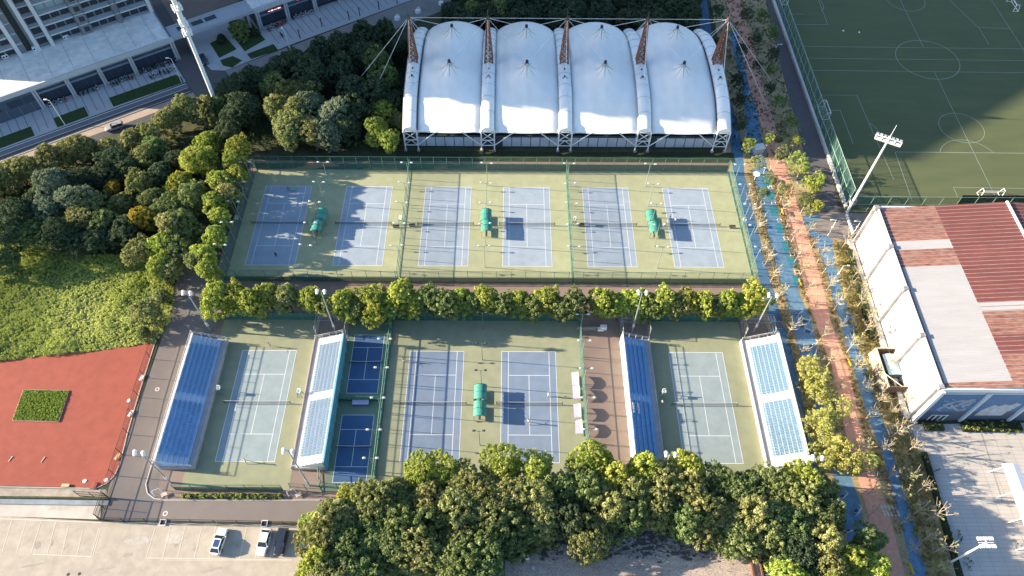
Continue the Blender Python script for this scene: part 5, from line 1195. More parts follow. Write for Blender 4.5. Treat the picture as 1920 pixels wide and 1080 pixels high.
row([(448,272,2.7,'lime'),(436,300,2.9,'lime'),(446,328,2.6,'lime'),(415,340,3.1,'lime'),(425,365,2.9,'olive'),(402,378,2.9,'lime'),(410,405,2.7,'lime'),(404,440,2.5,'lime'),(380,478,3.2,'lime'),(388,505,2.8,'lime'),(365,490,2.2,'olive')], 7.2, 'at the left end of the upper courts', 'trees along the left end of the upper courts', 's', order='from top')
row([(12,330,4.6,'olive'),(50,314,4.4,'olive'),(92,302,4.4,'olive'),(128,284,4.4,'olive'),(162,278,3.6,'olive'),(205,276,3.0,'olive'),(245,264,3.2,'olive'),(280,250,3.4,'olive'),(315,226,4.0,'olive'),(350,206,4.4,'olive'),(385,205,4.0,'olive'),(412,196,3.8,'green'),(-25,345,4.6,'olive')], 4.2, 'in the hedge line by the street', 'trees along the street')
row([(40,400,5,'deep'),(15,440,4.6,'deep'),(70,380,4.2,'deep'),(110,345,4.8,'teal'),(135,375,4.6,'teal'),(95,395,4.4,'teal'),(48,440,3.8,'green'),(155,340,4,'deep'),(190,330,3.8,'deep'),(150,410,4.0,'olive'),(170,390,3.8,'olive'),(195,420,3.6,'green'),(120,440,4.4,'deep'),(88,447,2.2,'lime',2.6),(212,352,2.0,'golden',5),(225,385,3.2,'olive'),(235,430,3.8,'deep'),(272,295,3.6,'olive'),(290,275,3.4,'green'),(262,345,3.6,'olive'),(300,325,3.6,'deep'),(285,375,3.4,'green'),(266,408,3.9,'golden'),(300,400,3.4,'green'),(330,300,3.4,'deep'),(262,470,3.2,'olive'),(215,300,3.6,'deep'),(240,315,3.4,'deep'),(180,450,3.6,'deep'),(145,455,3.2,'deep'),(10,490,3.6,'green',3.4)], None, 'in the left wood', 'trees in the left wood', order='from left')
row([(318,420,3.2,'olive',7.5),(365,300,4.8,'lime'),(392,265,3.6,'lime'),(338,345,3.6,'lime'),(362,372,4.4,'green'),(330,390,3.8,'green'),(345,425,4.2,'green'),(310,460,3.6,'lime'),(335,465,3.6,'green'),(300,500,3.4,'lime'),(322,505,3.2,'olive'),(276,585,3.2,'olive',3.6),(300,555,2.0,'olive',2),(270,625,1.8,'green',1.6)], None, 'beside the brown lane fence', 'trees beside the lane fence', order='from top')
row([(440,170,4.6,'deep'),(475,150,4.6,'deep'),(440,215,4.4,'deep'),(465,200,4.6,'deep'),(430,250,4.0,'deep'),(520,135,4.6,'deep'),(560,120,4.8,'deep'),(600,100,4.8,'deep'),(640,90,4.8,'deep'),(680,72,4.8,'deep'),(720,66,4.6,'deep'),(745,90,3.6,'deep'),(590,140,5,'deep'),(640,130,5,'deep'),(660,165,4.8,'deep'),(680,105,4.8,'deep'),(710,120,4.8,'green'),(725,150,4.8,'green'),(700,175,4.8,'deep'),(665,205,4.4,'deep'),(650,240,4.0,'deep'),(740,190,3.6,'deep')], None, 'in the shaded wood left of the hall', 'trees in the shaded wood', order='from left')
row([(505,160,4.2,'olive'),(540,178,4.6,'olive'),(575,165,4.0,'olive'),(520,205,4.6,'olive'),(560,210,4.8,'olive'),(590,200,4.8,'teal'),(620,215,5.0,'teal'),(540,245,4.8,'olive'),(585,245,4.8,'olive'),(618,250,4.2,'teal'),(716,205,3.4,'lime'),(708,238,3.8,'lime'),(728,262,3.4,'lime'),(705,262,2.6,'lime'),(750,225,2.6,'olive')], None, 'behind the upper left courts', 'trees behind the upper left courts')
top = []
for j, (y0, n, x0, x1) in enumerate([(-26,11,880,1310),(2,11,870,1296),(22,12,850,1300),(40,11,880,1285)]):
    for k in range(n):
        px = x0+(x1-x0)*k/(n-1)+rnd.uniform(-8,8); top.append((px, y0+rnd.uniform(-5,5), rnd.uniform(4.0,5.0), 'green' if (j == 2 and k in (1,2)) else 'deep', 5.0))
top.sort()
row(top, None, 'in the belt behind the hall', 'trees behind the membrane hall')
low = [(602,985,3.2,'lime'),(612,955,3.4,'olive'),(598,1045,4.0,'lime'),(612,1010,4.6,'olive'),(620,1075,4.8,'olive'),(655,925,3.2,'lime'),(645,960,4.6,'olive'),(655,1015,4.8,'green'),(672,1065,4.4,'green'),(690,920,3.2,'lime'),(700,950,4.6,'olive'),(705,1000,4.8,'green'),(745,915,4.4,'olive'),(752,965,4.8,'green'),(745,1015,4.4,'green'),(785,885,3.6,'lime'),(825,880,3.6,'lime'),(800,925,4.6,'olive'),(805,980,4.8,'green'),(800,1030,4.8,'olive'),(862,895,4.0,'olive'),(850,940,4.8,'olive'),(862,995,4.8,'olive'),(850,1045,4.8,'green'),(905,905,4.6,'olive'),(905,955,4.8,'olive'),(915,1010,4.8,'green'),(905,1060,4.4,'green'),(945,868,4.0,'lime'),(950,925,4.8,'olive'),(960,985,4.6,'green'),(1005,872,3.8,'lime'),(1000,925,4.8,'olive'),(1020,965,4.6,'olive'),(1055,910,4.4,'green'),(1070,965,4.4,'deep'),(1118,858,4.2,'lime'),(1150,885,3.4,'lime'),(1100,910,4.2,'green'),(1140,945,4.8,'olive'),(1115,1000,4.2,'olive'),(1180,960,4.6,'green'),(1205,872,4.0,'lime'),(1195,915,4.6,'olive'),(1248,885,4.4,'olive'),(1235,945,4.8,'olive'),(1292,872,4.2,'lime'),(1295,925,4.8,'olive'),(1285,970,4.4,'green'),(1345,900,4.0,'green'),(1340,950,4.8,'olive'),(1385,905,4.4,'green'),(1400,950,4.8,'olive'),(1375,985,4.0,'green'),(1440,905,4.6,'green'),(1450,955,4.8,'olive'),(1490,895,4.0,'lime'),(1500,940,4.6,'olive'),(1530,905,3.6,'green'),(1545,955,4.2,'green'),(1490,990,4.6,'green'),(1535,1005,4.6,'olive'),(1500,1040,4.2,'deep'),(1475,1060,3.6,'lime'),(1555,1050,4.2,'olive'),(1625,1005,2.8,'green'),(1600,1040,3.4,'lime'),(1640,1062,3.2,'lime'),(1565,1095,4.4,'lime')]
low = [(x, y + (20 if 1330 <= x <= 1560 and y < 1000 else 12), r, k) for x, y, r, k in low]; low.sort()
row(low, 7.2, 'in the belt below the lower courts', 'trees in front of the lower courts', 'l', hsc=1.2)
row([(1504,312,2.9,'lime'),(1526,345,3.2,'lime'),(1512,378,2.5,'olive'),(1530,385,2.2,'lime'),(1445,130,1.8,'green'),(1405,268,2.2,'lime'),(1440,262,1.7,'lime'),(1494,262,1.9,'lime'),(1417,302,2.2,'olive'),(1462,292,2.0,'olive'),(1462,188,2.2,'green'),(1484,228,2.4,'green'),(1472,356,2.4,'olive'),(1448,338,1.6,'green'),(1434,362,1.8,'green'),(1392,92,2.4,'deep'),(1382,150,2.4,'deep'),(1388,188,2.2,'deep'),(1388,235,2.2,'deep'),(1400,25,2.4,'deep'),(1432,30,2.6,'green'),(1450,62,2.6,'green'),(1418,75,2.4,'deep'),(1450,100,2.2,'deep'),(1420,122,1.8,'deep'),(1445,165,1.9,'deep'),(1460,260,1.8,'deep'),(1344,20,2.6,'deep'),(1348,80,2.4,'deep')], 4.2, 'by the far promenade', 'trees beside the far promenade', 'a', order='by listing')
row([(1518,685,3.1,'pale'),(1530,706,2.9,'pale'),(1540,742,3.1,'pale'),(1556,775,3.1,'pale'),(1545,808,3.1,'pale'),(1570,835,3.3,'pale'),(1552,862,2.9,'pale'),(1600,872,2.9,'pale'),(1632,862,2.3,'pale'),(1524,722,2.6,'pale'),(1548,790,2.6,'pale'),(1580,862,2.8,'pale')], 4.4, 'by the near red path', 'pale trees beside the red path', 'a', order='from far end')
row([(447,52,3.2,'green',3.6),(415,72,1.6,'deep',1.4),(478,60,1.6,'deep',1.2),(735,98,1.6,'deep',1.2)], None, 'on the footbridge lawn', 'lawn trees', 's')
# ---- thin, nearly bare young trees of the promenade
def baretree(seed, h=5.4, nb=11, leafy=10):
    q = random.Random(seed); b = MB(); b.tube((0,0,0),(.06,.04,h*.42), .10, .07, 6); b.tube((.06,.04,h*.42),(.1,0,h*.85), .07, .03, 5); ends = []
    for k in range(nb):
        a = 2*math.pi*k/nb*1.6+q.random(); z0 = h*(.36+.38*k/nb); L = h*q.uniform(.20,.34)
        m1 = (L*.5*math.cos(a), L*.5*math.sin(a), z0+L*.55); e = (L*.95*math.cos(a+.2), L*.95*math.sin(a+.2), z0+L*1.35)
        b.tube((.07,.02,z0), m1, .055, .042, 4); b.tube(m1, e, .042, .022, 4); ends.append(e)
        for s_ in range(2): e2 = (m1[0]+q.uniform(-.6,.6), m1[1]+q.uniform(-.6,.6), m1[2]+q.uniform(.4,1.1)); b.tube(m1, e2, .034, .02, 3); ends.append(e2)
    ends = np.array([ends[q.randrange(len(ends))] for _ in range(leafy)])
    return b, ends
bare = []
twigm = mat('pale_young_bark', (.40,.36,.28), .9, .15, 5)
for v in range(5):
    b, ends = baretree(40+v, 5.4+.4*(v % 3), 11, 9+3*v); bare.append((b.mesh('trunk', twigm), leafmesh('crown', ends, np.full(len(ends), .30), 7, .22, lm['dry' if v < 3 else 'pale'])))
lines = [('between blue path and fitness strip', [(1398,385),(1405,412),(1414,440),(1424,470),(1436,500),(1445,530),(1455,565),(1466,600),(1475,630),(1498,668),(1512,700)], 'a'),
 ('between fitness strip and red path', [(1452,372),(1462,402),(1472,430),(1483,458),(1490,490),(1500,520),(1510,552),(1520,588),(1535,640),(1548,690),(1566,740),(1585,800),(1600,850),(1625,930),(1630,970),(1634,1010),(1650,1060)], 'b'),
 ('right of the red path', [(1510,440),(1522,462),(1532,490),(1541,512),(1550,545),(1562,585),(1570,620),(1585,660),(1597,700),(1610,740),(1622,790),(1645,850),(1662,900),(1680,940),(1684,985),(1700,1040)], 'c'),
 ('in the dry grove', [(1578,470),(1592,498),(1600,520),(1590,545),(1612,548),(1604,580),(1622,598),(1615,632),(1636,640),(1660,690),(1640,760),(1662,780),(1688,760),(1672,822),(1700,850),(1695,900),(1718,920),(1712,965),(1738,975),(1726,1015),(1748,1035),(1755,1070)], 'd')]
for where, pts, _ in lines:
    for k, (px, py) in enumerate(pts):
        v = rnd.randrange(5); p = G(px+rnd.uniform(-2,2), py+rnd.uniform(-3,3))
        t = thing('young_tree', 'thin nearly bare tree %s, %s from far end' % (where, ORD[k]), 'tree', (p.x,p.y,.02), rnd.uniform(0,6.28), 'bare young trees of the promenade'); sc_ = rnd.uniform(.75,1.12)
        for nm, me in (('trunk', bare[v][0]), ('crown', bare[v][1])): o = link(nm, me, t); o.scale = (sc_,)*3
# ---- rough vegetation field, undergrowth and dry brush
def scatter(poly, n, seed):
    P = [G2(*p) for p in poly]; q = np.random.default_rng(seed); xs = [p[0] for p in P]; ys_ = [p[1] for p in P]; out = []
    while len(out) < n:
        x = q.uniform(min(xs), max(xs), 4000); y = q.uniform(min(ys_), max(ys_), 4000); ins = np.zeros(4000, bool); j = len(P)-1
        for i in range(len(P)):
            c = ((P[i][1] > y) != (P[j][1] > y)) & (x < (P[j][0]-P[i][0])*(y-P[i][1])/(P[j][1]-P[i][1]+1e-9)+P[i][0]); ins ^= c; j = i
        out += list(zip(x[ins], y[ins]))
    return np.array(out[:n])
def hnoise(xy, s, seed):
    q = np.random.default_rng(seed); f = np.zeros(len(xy))
    for _ in range(9):
        a = q.uniform(0, 6.28); k = q.uniform(.6, 2.4)/s; f += np.sin(xy[:,0]*math.cos(a)*k+xy[:,1]*math.sin(a)*k+q.uniform(0,6.28))
    return f/4
field = [(-70,470),(0,452),(90,470),(170,478),(240,480),(330,505),(322,600),(292,643),(150,661),(0,677),(-70,684)]
sheet('rough_ground', field, .03, mat('weedy_ground', (.14,.17,.05), .95, .35, .8, col2=(.08,.11,.03), bump=.5))
xy = scatter(field, 8000, 1); nz_ = hnoise(xy, 3.6, 2); n2_ = hnoise(xy, 7.5, 12); hh = np.clip(.30+.45*nz_+.25*hnoise(xy, 1.1, 8), .08, 1.5)
lmw = leafmat('weed_leaves', (.30,.35,.085), (.52,.57,.15), (.72,.70,.28), objvar=0, trans=.25)
link('weeds', leafmesh('weeds', np.column_stack([xy, hh*.75]), np.clip(.26+.22*hh, .22, .6), 22, .17, lmw, up=.6, tones=np.clip(.5+.45*n2_+rng.normal(size=len(xy))*.10, 0, 1)), kind='stuff')
grs = MB(); sheet('grass_square', [(45,731),(130,733),(111,791),(24,789)], .06, mat('square_grass_soil', (.07,.11,.02), .95, .3, 1.2))
xy = scatter([(46,732),(129,734),(110,790),(26,788)], 1500, 3); link('grass', leafmesh('grass', np.column_stack([xy, rng.uniform(.05, .22, len(xy))]), np.full(len(xy), .20), 16, .13, leafmat('square_grass', (.20,.27,.05), (.36,.44,.09), (.50,.52,.16), objvar=0), up=.8), kind='stuff')
tb = thing('timber_edging', 'narrow wooden edging round the square grass plot on the red ground', 'edging', (0,0,0)); b = MB(); q = [(45,731),(130,733),(111,791),(24,789)]
for i in range(4): b.tube((*G2(*q[i]), .12), (*G2(*q[(i+1) % 4]), .12), .09, n=4)
b.build('edging', wood, tb)
xy = scatter([(-40,690),(18,712),(24,706),(22,716),(10,720),(0,722)], 5, 4)
u_ = [(-70,340),(20,330),(200,290),(400,235),(480,250),(470,285),(420,330),(380,470),(340,500),(240,478),(90,468),(0,450),(-70,468)]
xy = scatter(u_, 1500, 5); link('undergrowth', leafmesh('undergrowth', np.column_stack([xy, rng.uniform(.2,1.2,len(xy))]), rng.uniform(.4,.9,len(xy)), 14, .36, leafmat('undergrowth_leaves', (0.039,0.065,0.021), (0.078,0.111,0.034), (0.117,0.143,0.052), objvar=0)), kind='stuff')
xy = scatter([(400,160),(480,130),(760,50),(765,250),(760,285),(470,285),(440,260)], 1300, 6); link('undergrowth', leafmesh('undergrowth', np.column_stack([xy, rng.uniform(.2,1.1,len(xy))]), rng.uniform(.4,.9,len(xy)), 14, .36, MAT['undergrowth_leaves']), kind='stuff')
grove = [(1560,450),(1600,455),(1625,560),(1668,690),(1700,790),(1722,850),(1785,1100),(1742,1100),(1706,980),(1668,840),(1632,740),(1602,640),(1578,560)]
xy = scatter(grove, 1500, 7); link('dry_brush', leafmesh('dry_brush', np.column_stack([xy, rng.uniform(.05,.7,len(xy))]), rng.uniform(.22,.5,len(xy)), 13, .25, leafmat('brush_leaves', (0.187,0.162,0.060), (0.374,0.323,0.111), (0.510,0.408,0.170), objvar=0)), kind='stuff')
g2 = [(1398,300),(1415,400),(1440,520),(1465,610),(1530,860),(1560,870),(1512,690),(1484,600),(1456,500),(1434,410),(1414,330)]
xy = scatter(g2, 650, 8); link('leaf_litter', leafmesh('leaf_litter', np.column_stack([xy, rng.uniform(0,.25,len(xy))]), rng.uniform(.15,.35,len(xy)), 11, .2, leafmat('litter_leaves', (0.240,0.165,0.060), (0.390,0.300,0.120), (0.210,0.225,0.075), objvar=0)), kind='stuff')
g3 = [(1442,330),(1462,410),(1487,500),(1500,550),(1522,600),(1542,690),(1562,790),(1580,850),(1592,850),(1580,790),(1560,690),(1527,600),(1512,550),(1500,500),(1475,410),(1449,330)]
xy = scatter(g3, 420, 9); link('leaf_litter', leafmesh('leaf_litter', np.column_stack([xy, rng.uniform(0,.25,len(xy))]), rng.uniform(.15,.35,len(xy)), 11, .2, MAT['litter_leaves']), kind='stuff')
g4 = [(1506,410),(1532,500),(1548,560),(1590,690),(1613,790),(1630,850),(1658,930),(1680,1000),(1696,1000),(1676,930),(1654,850),(1629,790),(1599,690),(1573,600),(1545,500),(1530,460)]
xy = scatter(g4, 420, 10); link('leaf_litter', leafmesh('leaf_litter', np.column_stack([xy, rng.uniform(0,.25,len(xy))]), rng.uniform(.15,.35,len(xy)), 11, .2, MAT['litter_leaves']), kind='stuff')
g5 = [(1330,-30),(1360,100),(1372,280),(1400,300),(1418,280),(1440,300),(1500,300),(1495,250),(1468,150),(1432,-30)]
xy = scatter(g5, 1100, 11); link('ground_cover', leafmesh('ground_cover', np.column_stack([xy, rng.uniform(0,.4,len(xy))]), rng.uniform(.2,.5,len(xy)), 12, .26, leafmat('cover_leaves', (0.072,0.085,0.036), (0.143,0.156,0.065), (0.234,0.208,0.104), objvar=0)), kind='stuff')
# clipped hedges
def hedge(label, pts, w_, h_, kind='green', dens=5.5, leaf=.17):
    cs = []
    for i in range(len(pts)-1):
        a = Vector((*pts[i],0)); b = Vector((*pts[i+1],0)); L = (b-a).length; n = int(L*dens); d = (b-a).normalized(); nn = Vector((-d.y,d.x,0))
        for k in range(n): p = a+d*(L*rnd.random())+nn*rnd.uniform(-w_/2,w_/2); cs.append((p.x,p.y,rnd.uniform(.15,h_)))
    t = thing('hedge', label, 'hedge', (*pts[0],0)); o0 = np.array([pts[0][0], pts[0][1], 0]); c = np.array(cs)-o0
    link('foliage', leafmesh('foliage', c, np.full(len(c), .34), 14, leaf*1.3, lm[kind], up=.5), t)
    b = MB()
    for i in range(len(pts)-1):
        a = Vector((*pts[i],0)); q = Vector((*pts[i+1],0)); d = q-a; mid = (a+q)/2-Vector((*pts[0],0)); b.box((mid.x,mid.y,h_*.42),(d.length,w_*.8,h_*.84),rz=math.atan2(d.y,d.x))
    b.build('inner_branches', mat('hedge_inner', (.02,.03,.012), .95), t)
hedge('dark clipped hedge along the left edge of the slab plaza', [G2(1730,850),G2(1762,960),G2(1800,1090)], 1.0, 1.1, 'deep')
hedge('clipped hedge in front of the blue end wall of the warehouse', [(86.8,59.4),(98,59.4)], 2.2, 1.0, 'lime')
hedge('short striped hedge near the white corner of the warehouse', [(79.6,59.5),(83.2,59.5)], 2.0, .8, 'olive')
hedge('long hedge between the dry grove and the warehouse wall', [(76.4,102),(75.9,90),(75.4,79)], 1.5, 1.5, 'olive')
hedge('low green hedge strip in front of the lower left court', [(-58.5,45.4),(-40.5,45.4)], .8, .7, 'lime')
# ---- ivy-like weeds on the ditch wall
# ================================================================== OLD STONE ROOF at the bottom
oz = 4.0
t = thing('old_building', 'old building with a crumbling flat stone roof under the trees at the bottom', 'building', (*G2(1190,1060,oz),0)); o0 = t.location.copy()
rp = [G2(*q, oz) for q in [(940,1046),(988,1040),(985,985),(1445,975),(1446,1040),(1480,1048),(1500,1180),(900,1180)]]
mm = mat('crumbling_stone_roof', (.50,.42,.35), .95, .25, 1.3, col2=(.33,.28,.25), bump=.6, stretch=(.35,1.2,1))
n_ = mm.node_tree.nodes; l_ = mm.node_tree.links; bs = n_['Principled BSDF']; src = bs.inputs['Base Color'].links[0].from_socket
geo = n_.new('ShaderNodeNewGeometry'); mp = n_.new('ShaderNodeMapping'); mp.inputs['Scale'].default_value = (.8, 2.1, 1); vo = n_.new('ShaderNodeTexVoronoi'); vo.feature = 'DISTANCE_TO_EDGE'; vo.inputs['Scale'].default_value = 1.9
nzw = n_.new('ShaderNodeTexNoise'); nzw.inputs['Scale'].default_value = 1.4; vm = n_.new('ShaderNodeVectorMath'); vm.operation = 'ADD'
l_.new(geo.outputs['Position'], mp.inputs[0]); l_.new(geo.outputs['Position'], nzw.inputs['Vector']); l_.new(mp.outputs[0], vm.inputs[0]); l_.new(nzw.outputs['Color'], vm.inputs[1]); l_.new(vm.outputs[0], vo.inputs['Vector'])
nzb = n_.new('ShaderNodeTexNoise'); nzb.inputs['Scale'].default_value = .45; l_.new(geo.outputs['Position'], nzb.inputs['Vector'])
th = n_.new('ShaderNodeMath'); th.operation = 'MULTIPLY'; th.inputs[1].default_value = .085; l_.new(nzb.outputs['Fac'], th.inputs[0])
lt = n_.new('ShaderNodeMath'); lt.operation = 'LESS_THAN'; l_.new(vo.outputs['Distance'], lt.inputs[0]); l_.new(th.outputs[0], lt.inputs[1])
mxr = n_.new('ShaderNodeMix'); mxr.data_type = 'RGBA'; l_.new(lt.outputs[0], mxr.inputs[0]); l_.new(src, mxr.inputs[6]); mxr.inputs[7].default_value = (.17,.145,.125,1); l_.new(mxr.outputs[2], bs.inputs['Base Color'])
b = MB(); b.prism([(x-o0.x, y-o0.y) for x, y in rp], 0, oz); b.build('roof_and_walls', mm, t)
q = random.Random(9); b = MB(); cols = MB()
xy = scatter([(992,985),(1440,975),(1440,1085),(960,1085)], 5200, 12)
for x, y in xy:
    k = (CAMH-oz)/CAMH; X, Y = x*k-o0.x, y*k-o0.y; dens = (y*k - 33.6)/4.5
    if q.random() > dens+.10: continue
    if q.random() < .7: b.box((X, Y, oz+q.uniform(.02,.2)), (q.uniform(.3,1.4), q.uniform(.12,.45), q.uniform(.08,.35)), rz=q.uniform(-.25,.25), mi=q.randrange(2))
    else: b.box((X,Y,oz+.12),(q.uniform(.12,.5),q.uniform(.12,.5),q.uniform(.1,.5)),rz=q.uniform(0,3), mi=q.randrange(2))
b.build('loose_slabs', [mat('weathered_slab', (.40,.37,.34), .95, .4, 2.5, col2=(.20,.18,.165), bump=.4), mat('weathered_shade_slab', (.12,.11,.10), .95, .4, 2.5, col2=(.05,.045,.04))], t, kind='stuff')  # dark slabs: weathered stone, with the far part's shade put into the colour
b = MB(); a = G(946,1043,oz+.4); c = G(950,1180,oz+.4); b.box(((a.x+c.x)/2-o0.x,(a.y+c.y)/2-o0.y,oz+.3),(.25,(a-c).length,.6)); b.build('parapet', concrete, t)
t2 = thing('roof_vent', 'small white vent box on the left of the crumbling stone roof', 'vent', (*G2(988,1046,oz), oz)); MB().box((0,0,.4),(.8,.7,.8)).build('box', white, t2); MB().tube((1.0,-1.8,.2),(1.0,-1.8,.8),.3,n=10).build('drum', galv, t2)
t3 = thing('solar_panel', 'dark gridded panel beside a brown framed skylight at the right of the stone roof', 'panel', (*G2(1432,1070,oz), oz)); MB().box((.6,0,.3),(1.8,3.2,.1)).build('panel', mat('navy_panel', (.02,.035,.10), .2), t3)
b = MB()
for k in range(5): b.box((.6,-1.5+.75*k,.36),(1.8,.04,.02))
b.build('grid_lines', line_white, t3); b = MB(); b.box((-1.9,0,.25),(.3,3.6,.5)); b.box((-.6,1.7,.25),(2.4,.3,.5)); b.box((-.45,0,.25),(.25,3.2,.5)); b.build('brown_frame', mat('brown_frame_paint', (.16,.08,.05), .7), t3)
def stain(px, py, rx, ry, rz, m, z=.03):
    c = G(px, py); q = random.Random(int(px*7+py)); b = MB(); n = 18; b.add([(0,0,0)]+[(rx*(.7+.5*q.random())*math.cos(2*math.pi*i/n), ry*(.7+.5*q.random())*math.sin(2*math.pi*i/n), 0) for i in range(n)], [(0, 1+i, 1+(i+1) % n) for i in range(n)])
    b.build('ground_stain', m, None, (c.x,c.y,z), rz, kind='structure')
oil = mat('oil_stain', (.34,.305,.26), .9, .15, 2); damp = mat('worn_patch', (.43,.40,.35), .9, .12, 1.5)
for px, py, rx, ry in [(70,1022,.5,.7),(96,1018,.35,.5),(122,1024,.6,.6),(330,1020,.4,.6),(366,1030,.5,.4),(445,1022,.4,.6),(240,1040,.9,.4),(200,1065,1.4,.3),(400,1068,2.2,.25),(60,1060,2.0,.2)]: stain(px, py, rx, ry, .2, oil, .021)
for px, py, rx, ry in [(120,950,3.2,.7),(60,945,2.0,.5),(170,958,1.2,.6),(325,1010,1.6,1.0),(260,1015,2.4,.8)]: stain(px, py, rx, ry, .05, damp, .0225)
# ================================================================== PEOPLE
def person_mesh(pose):
    P = {'pelvis':(0,0,.95,.135),'belly':(.02,0,1.10,.125),'chest':(.04,0,1.30,.145),'neck':(.05,0,1.47,.055),'head0':(.07,0,1.56,.085),'head1':(.075,0,1.69,.088)}
    E_ = [('pelvis','belly'),('belly','chest'),('chest','neck'),('neck','head0'),('head0','head1')]
    for s_, n in ((1,'l'),(-1,'r')):
        kx, fx = {'stand':(.03,0),'stride':(.22*s_,.35*s_),'ready':(.14,-.02)}[pose]; sy = {'stand':.11,'stride':.12,'ready':.22}[pose]
        P['hip'+n] = (0,.10*s_,.90,.095); P['knee'+n] = (kx,sy*s_,.50,.062); P['ank'+n] = (fx,(sy+.02)*s_,.09,.042); P['toe'+n] = (fx+.17,(sy+.04)*s_,.035,.036)
        P['sh'+n] = (.04,.185*s_,1.40,.062); ex, ey, ez, wx_, wy, wz_ = {'stand':(.02,.25,1.12,.10,.27,.88),'stride':(.12,.30,1.18,.36,.34,1.15),'ready':(.10,.28,1.14,.34,.12,1.10)}[pose]
        if pose == 'stride' and s_ < 0: ex, ey, ez, wx_, wy, wz_ = -.05,.36,1.30,-.10,.52,1.52
        P['el'+n] = (ex,ey*s_,ez,.043); P['wr'+n] = (wx_,wy*s_,wz_,.030); dv = Vector((wx_-ex,(wy-ey)*s_,wz_-ez)).normalized(); pm = Vector((wx_,wy*s_,wz_))+dv*.07; P['palm'+n] = (*pm,.036)
        E_ += [('pelvis','hip'+n),('hip'+n,'knee'+n),('knee'+n,'ank'+n),('ank'+n,'toe'+n),('chest','sh'+n),('sh'+n,'el'+n),('el'+n,'wr'+n),('wr'+n,'palm'+n)]
        side = dv.cross(Vector((0,0,1))).normalized()
        for f in range(5):
            o = (f-2)*.018; L = (.055,.085,.095,.088,.07)[f]
            a = pm+dv*.05+side*o; e = a+dv*L+side*(o*.6)-Vector((0,0,.02))
            if f == 0: a = pm+side*-.045; e = a+dv*.05-side*.03
            P['f%d%s' % (f,n)] = (*a,.010); P['g%d%s' % (f,n)] = (*e,.008); E_ += [('palm'+n,'f%d%s' % (f,n)),('f%d%s' % (f,n),'g%d%s' % (f,n))]
    ks = list(P); me = bpy.data.meshes.new('person_skeleton'); me.from_pydata([P[k][:3] for k in ks], [(ks.index(a), ks.index(b)) for a, b in E_], [])
    o = bpy.data.objects.new('person_skeleton', me); COL.objects.link(o); md = o.modifiers.new('Skin', 'SKIN'); o.modifiers.new('Sub', 'SUBSURF').levels = 1
    sv = me.skin_vertices[0].data
    for i, k in enumerate(ks): sv[i].radius = (P[k][3], P[k][3]); sv[i].use_root = (k == 'pelvis')
    dg_ = bpy.context.evaluated_depsgraph_get(); out = bpy.data.meshes.new_from_object(o.evaluated_get(dg_)); bpy.data.objects.remove(o); return out
skin = mat('skin', (.45,.27,.18), .6)
hairm = mat('black_hair', (.02,.015,.012), .6)
def person(pose, loc, rz, label, shirt, pants, pk=False):
    me = person_mesh(pose); me.name = 'person'
    for m in (skin, shirt, pants, white): me.materials.append(m)
    for p in me.polygons:
        c = p.center; k = 0
        if .08 > c.z: k = 3
        elif c.z < (.95 if abs(c.y) < .26 else 0) and c.z > (.5 if not pk else .12): k = 2
        elif .92 <= c.z < 1.46 and abs(c.y) < .24: k = 1
        p.material_index = k; p.use_smooth = True
    o = link('person', me, None, loc, rz, label, 'person')
    h = MB(); h.sphere((.055,0,1.70),.112,10,6,0,(1.0,.92,.8)); hh_ = h.build('hair', hairm, o)
    f = MB()
    for sy in (-.032,.032): f.sphere((.158,sy,1.655),.013,6,4)
    f.box((.166,0,1.625),(.03,.022,.045)); f.box((.158,0,1.585),(.012,.05,.012))
    for sy in (-.09,.09): f.box((.07,sy,1.64),(.035,.02,.06))
    f.build('face_features', mat('face_detail', (.20,.09,.07), .6), o)
    return o
shw = mat('white_shirt', (.7,.7,.7), .8); shb = mat('black_shirt', (.03,.03,.035), .8); shy = mat('pale_yellow_shirt', (.62,.58,.38), .8); pnd = mat('dark_shorts', (.04,.045,.06), .8); pnw = mat('white_shorts', (.65,.65,.65), .8); tealsh = mat('teal_shirt', (.05,.22,.2), .8)
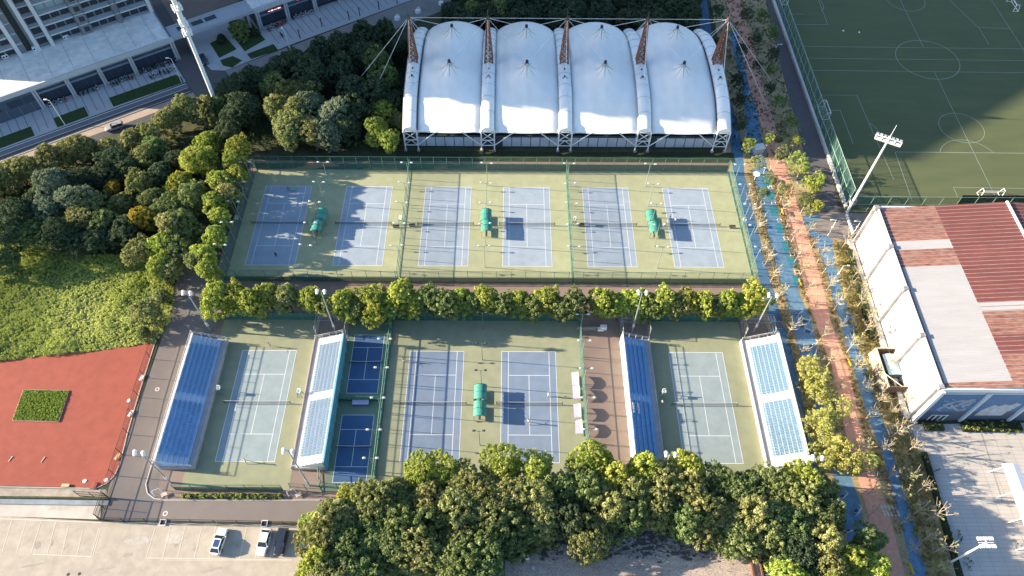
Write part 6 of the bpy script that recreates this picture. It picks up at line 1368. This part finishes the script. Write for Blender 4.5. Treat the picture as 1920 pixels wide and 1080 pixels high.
ppl = [((519,482),'stand',-1.4,'person in black clothes near the front line of the first upper court',shb,pnd,True),((1255,412),'stand',0,'person in dark top beside the net of the rightmost upper court',shb,pnw,True),((1265,418),'ready',1.2,'person in white bending beside the net of the rightmost upper court',shw,pnw,False),
 ((507,650),'stride',-1.3,'tennis player in white behind the far line of the lower left court',shw,pnd,False),((462,867),'stride',1.5,'tennis player in white and dark at the near line of the lower left court',shw,pnd,False),((757,678),'ready',-1.2,'player in pale yellow at the far left corner of the left middle court',shy,pnw,False),
 ((1029,744),'ready',1.9,'player in white near the right side line of the right middle court',shw,pnw,False),((991,794),'stride',1.4,'player in white on the centre line of the right middle court',shw,pnd,False),((1240,758),'stand',.3,'person in white standing beside the third grandstand',shw,tealsh,True)]
for (px,py), pose, rz, lab, a, b_, pk_ in ppl:
    p = G(px,py); person(pose, (p.x,p.y,.03), rz, lab, a, b_, pk_)
rk = None
for (px,py), d, rz in [((462,867),'the player at the near line of the lower left court',1.5),((507,650),'the player behind the far line of the lower left court',-1.3),((757,678),'the player in pale yellow',-1.2),((991,794),'the player on the centre line',1.4)]:
    p = G(px,py); lab = 'tennis racket held by '+d; loc = (p.x+.42*math.cos(rz)+.1, p.y+.42*math.sin(rz), 1.14)
    if rk is None:
        rk = thing('tennis_racket', lab, 'tennis racket', loc, rz, 'rackets in play'); b = MB()
        for i in range(14): a0, a1 = 2*math.pi*i/14, 2*math.pi*(i+1)/14; b.tube((.50+.17*math.cos(a0),.13*math.sin(a0),0),(.50+.17*math.cos(a1),.13*math.sin(a1),0),.012,n=4)
        b.build('head', dark, rk); MB().tube((0,0,0),(.33,0,0),.016,n=6).build('handle', black, rk)
    else: copytree(rk, loc, rz, lab)
# ball baskets on the first upper court
for (px,py), m, d in [((551,358),mat('green_basket', (.12,.45,.25), .6),'green'),((541,355),mat('lilac_basket', (.25,.22,.4), .6),'lilac')]:
    p = G(px,py); t = thing('ball_basket', '%s tennis ball basket near the far line of the first upper court' % d, 'basket', (p.x,p.y,.03)); MB().tube((0,0,.3),(0,0,.8),.30,.36,n=10).build('basket', m, t)
    for k in range(3): a = k*2.09; MB().tube((.28*math.cos(a),.28*math.sin(a),.3),(.38*math.cos(a),.38*math.sin(a),0),.025,n=4).build('leg', galv, t)
bpy.context.view_layer.update()
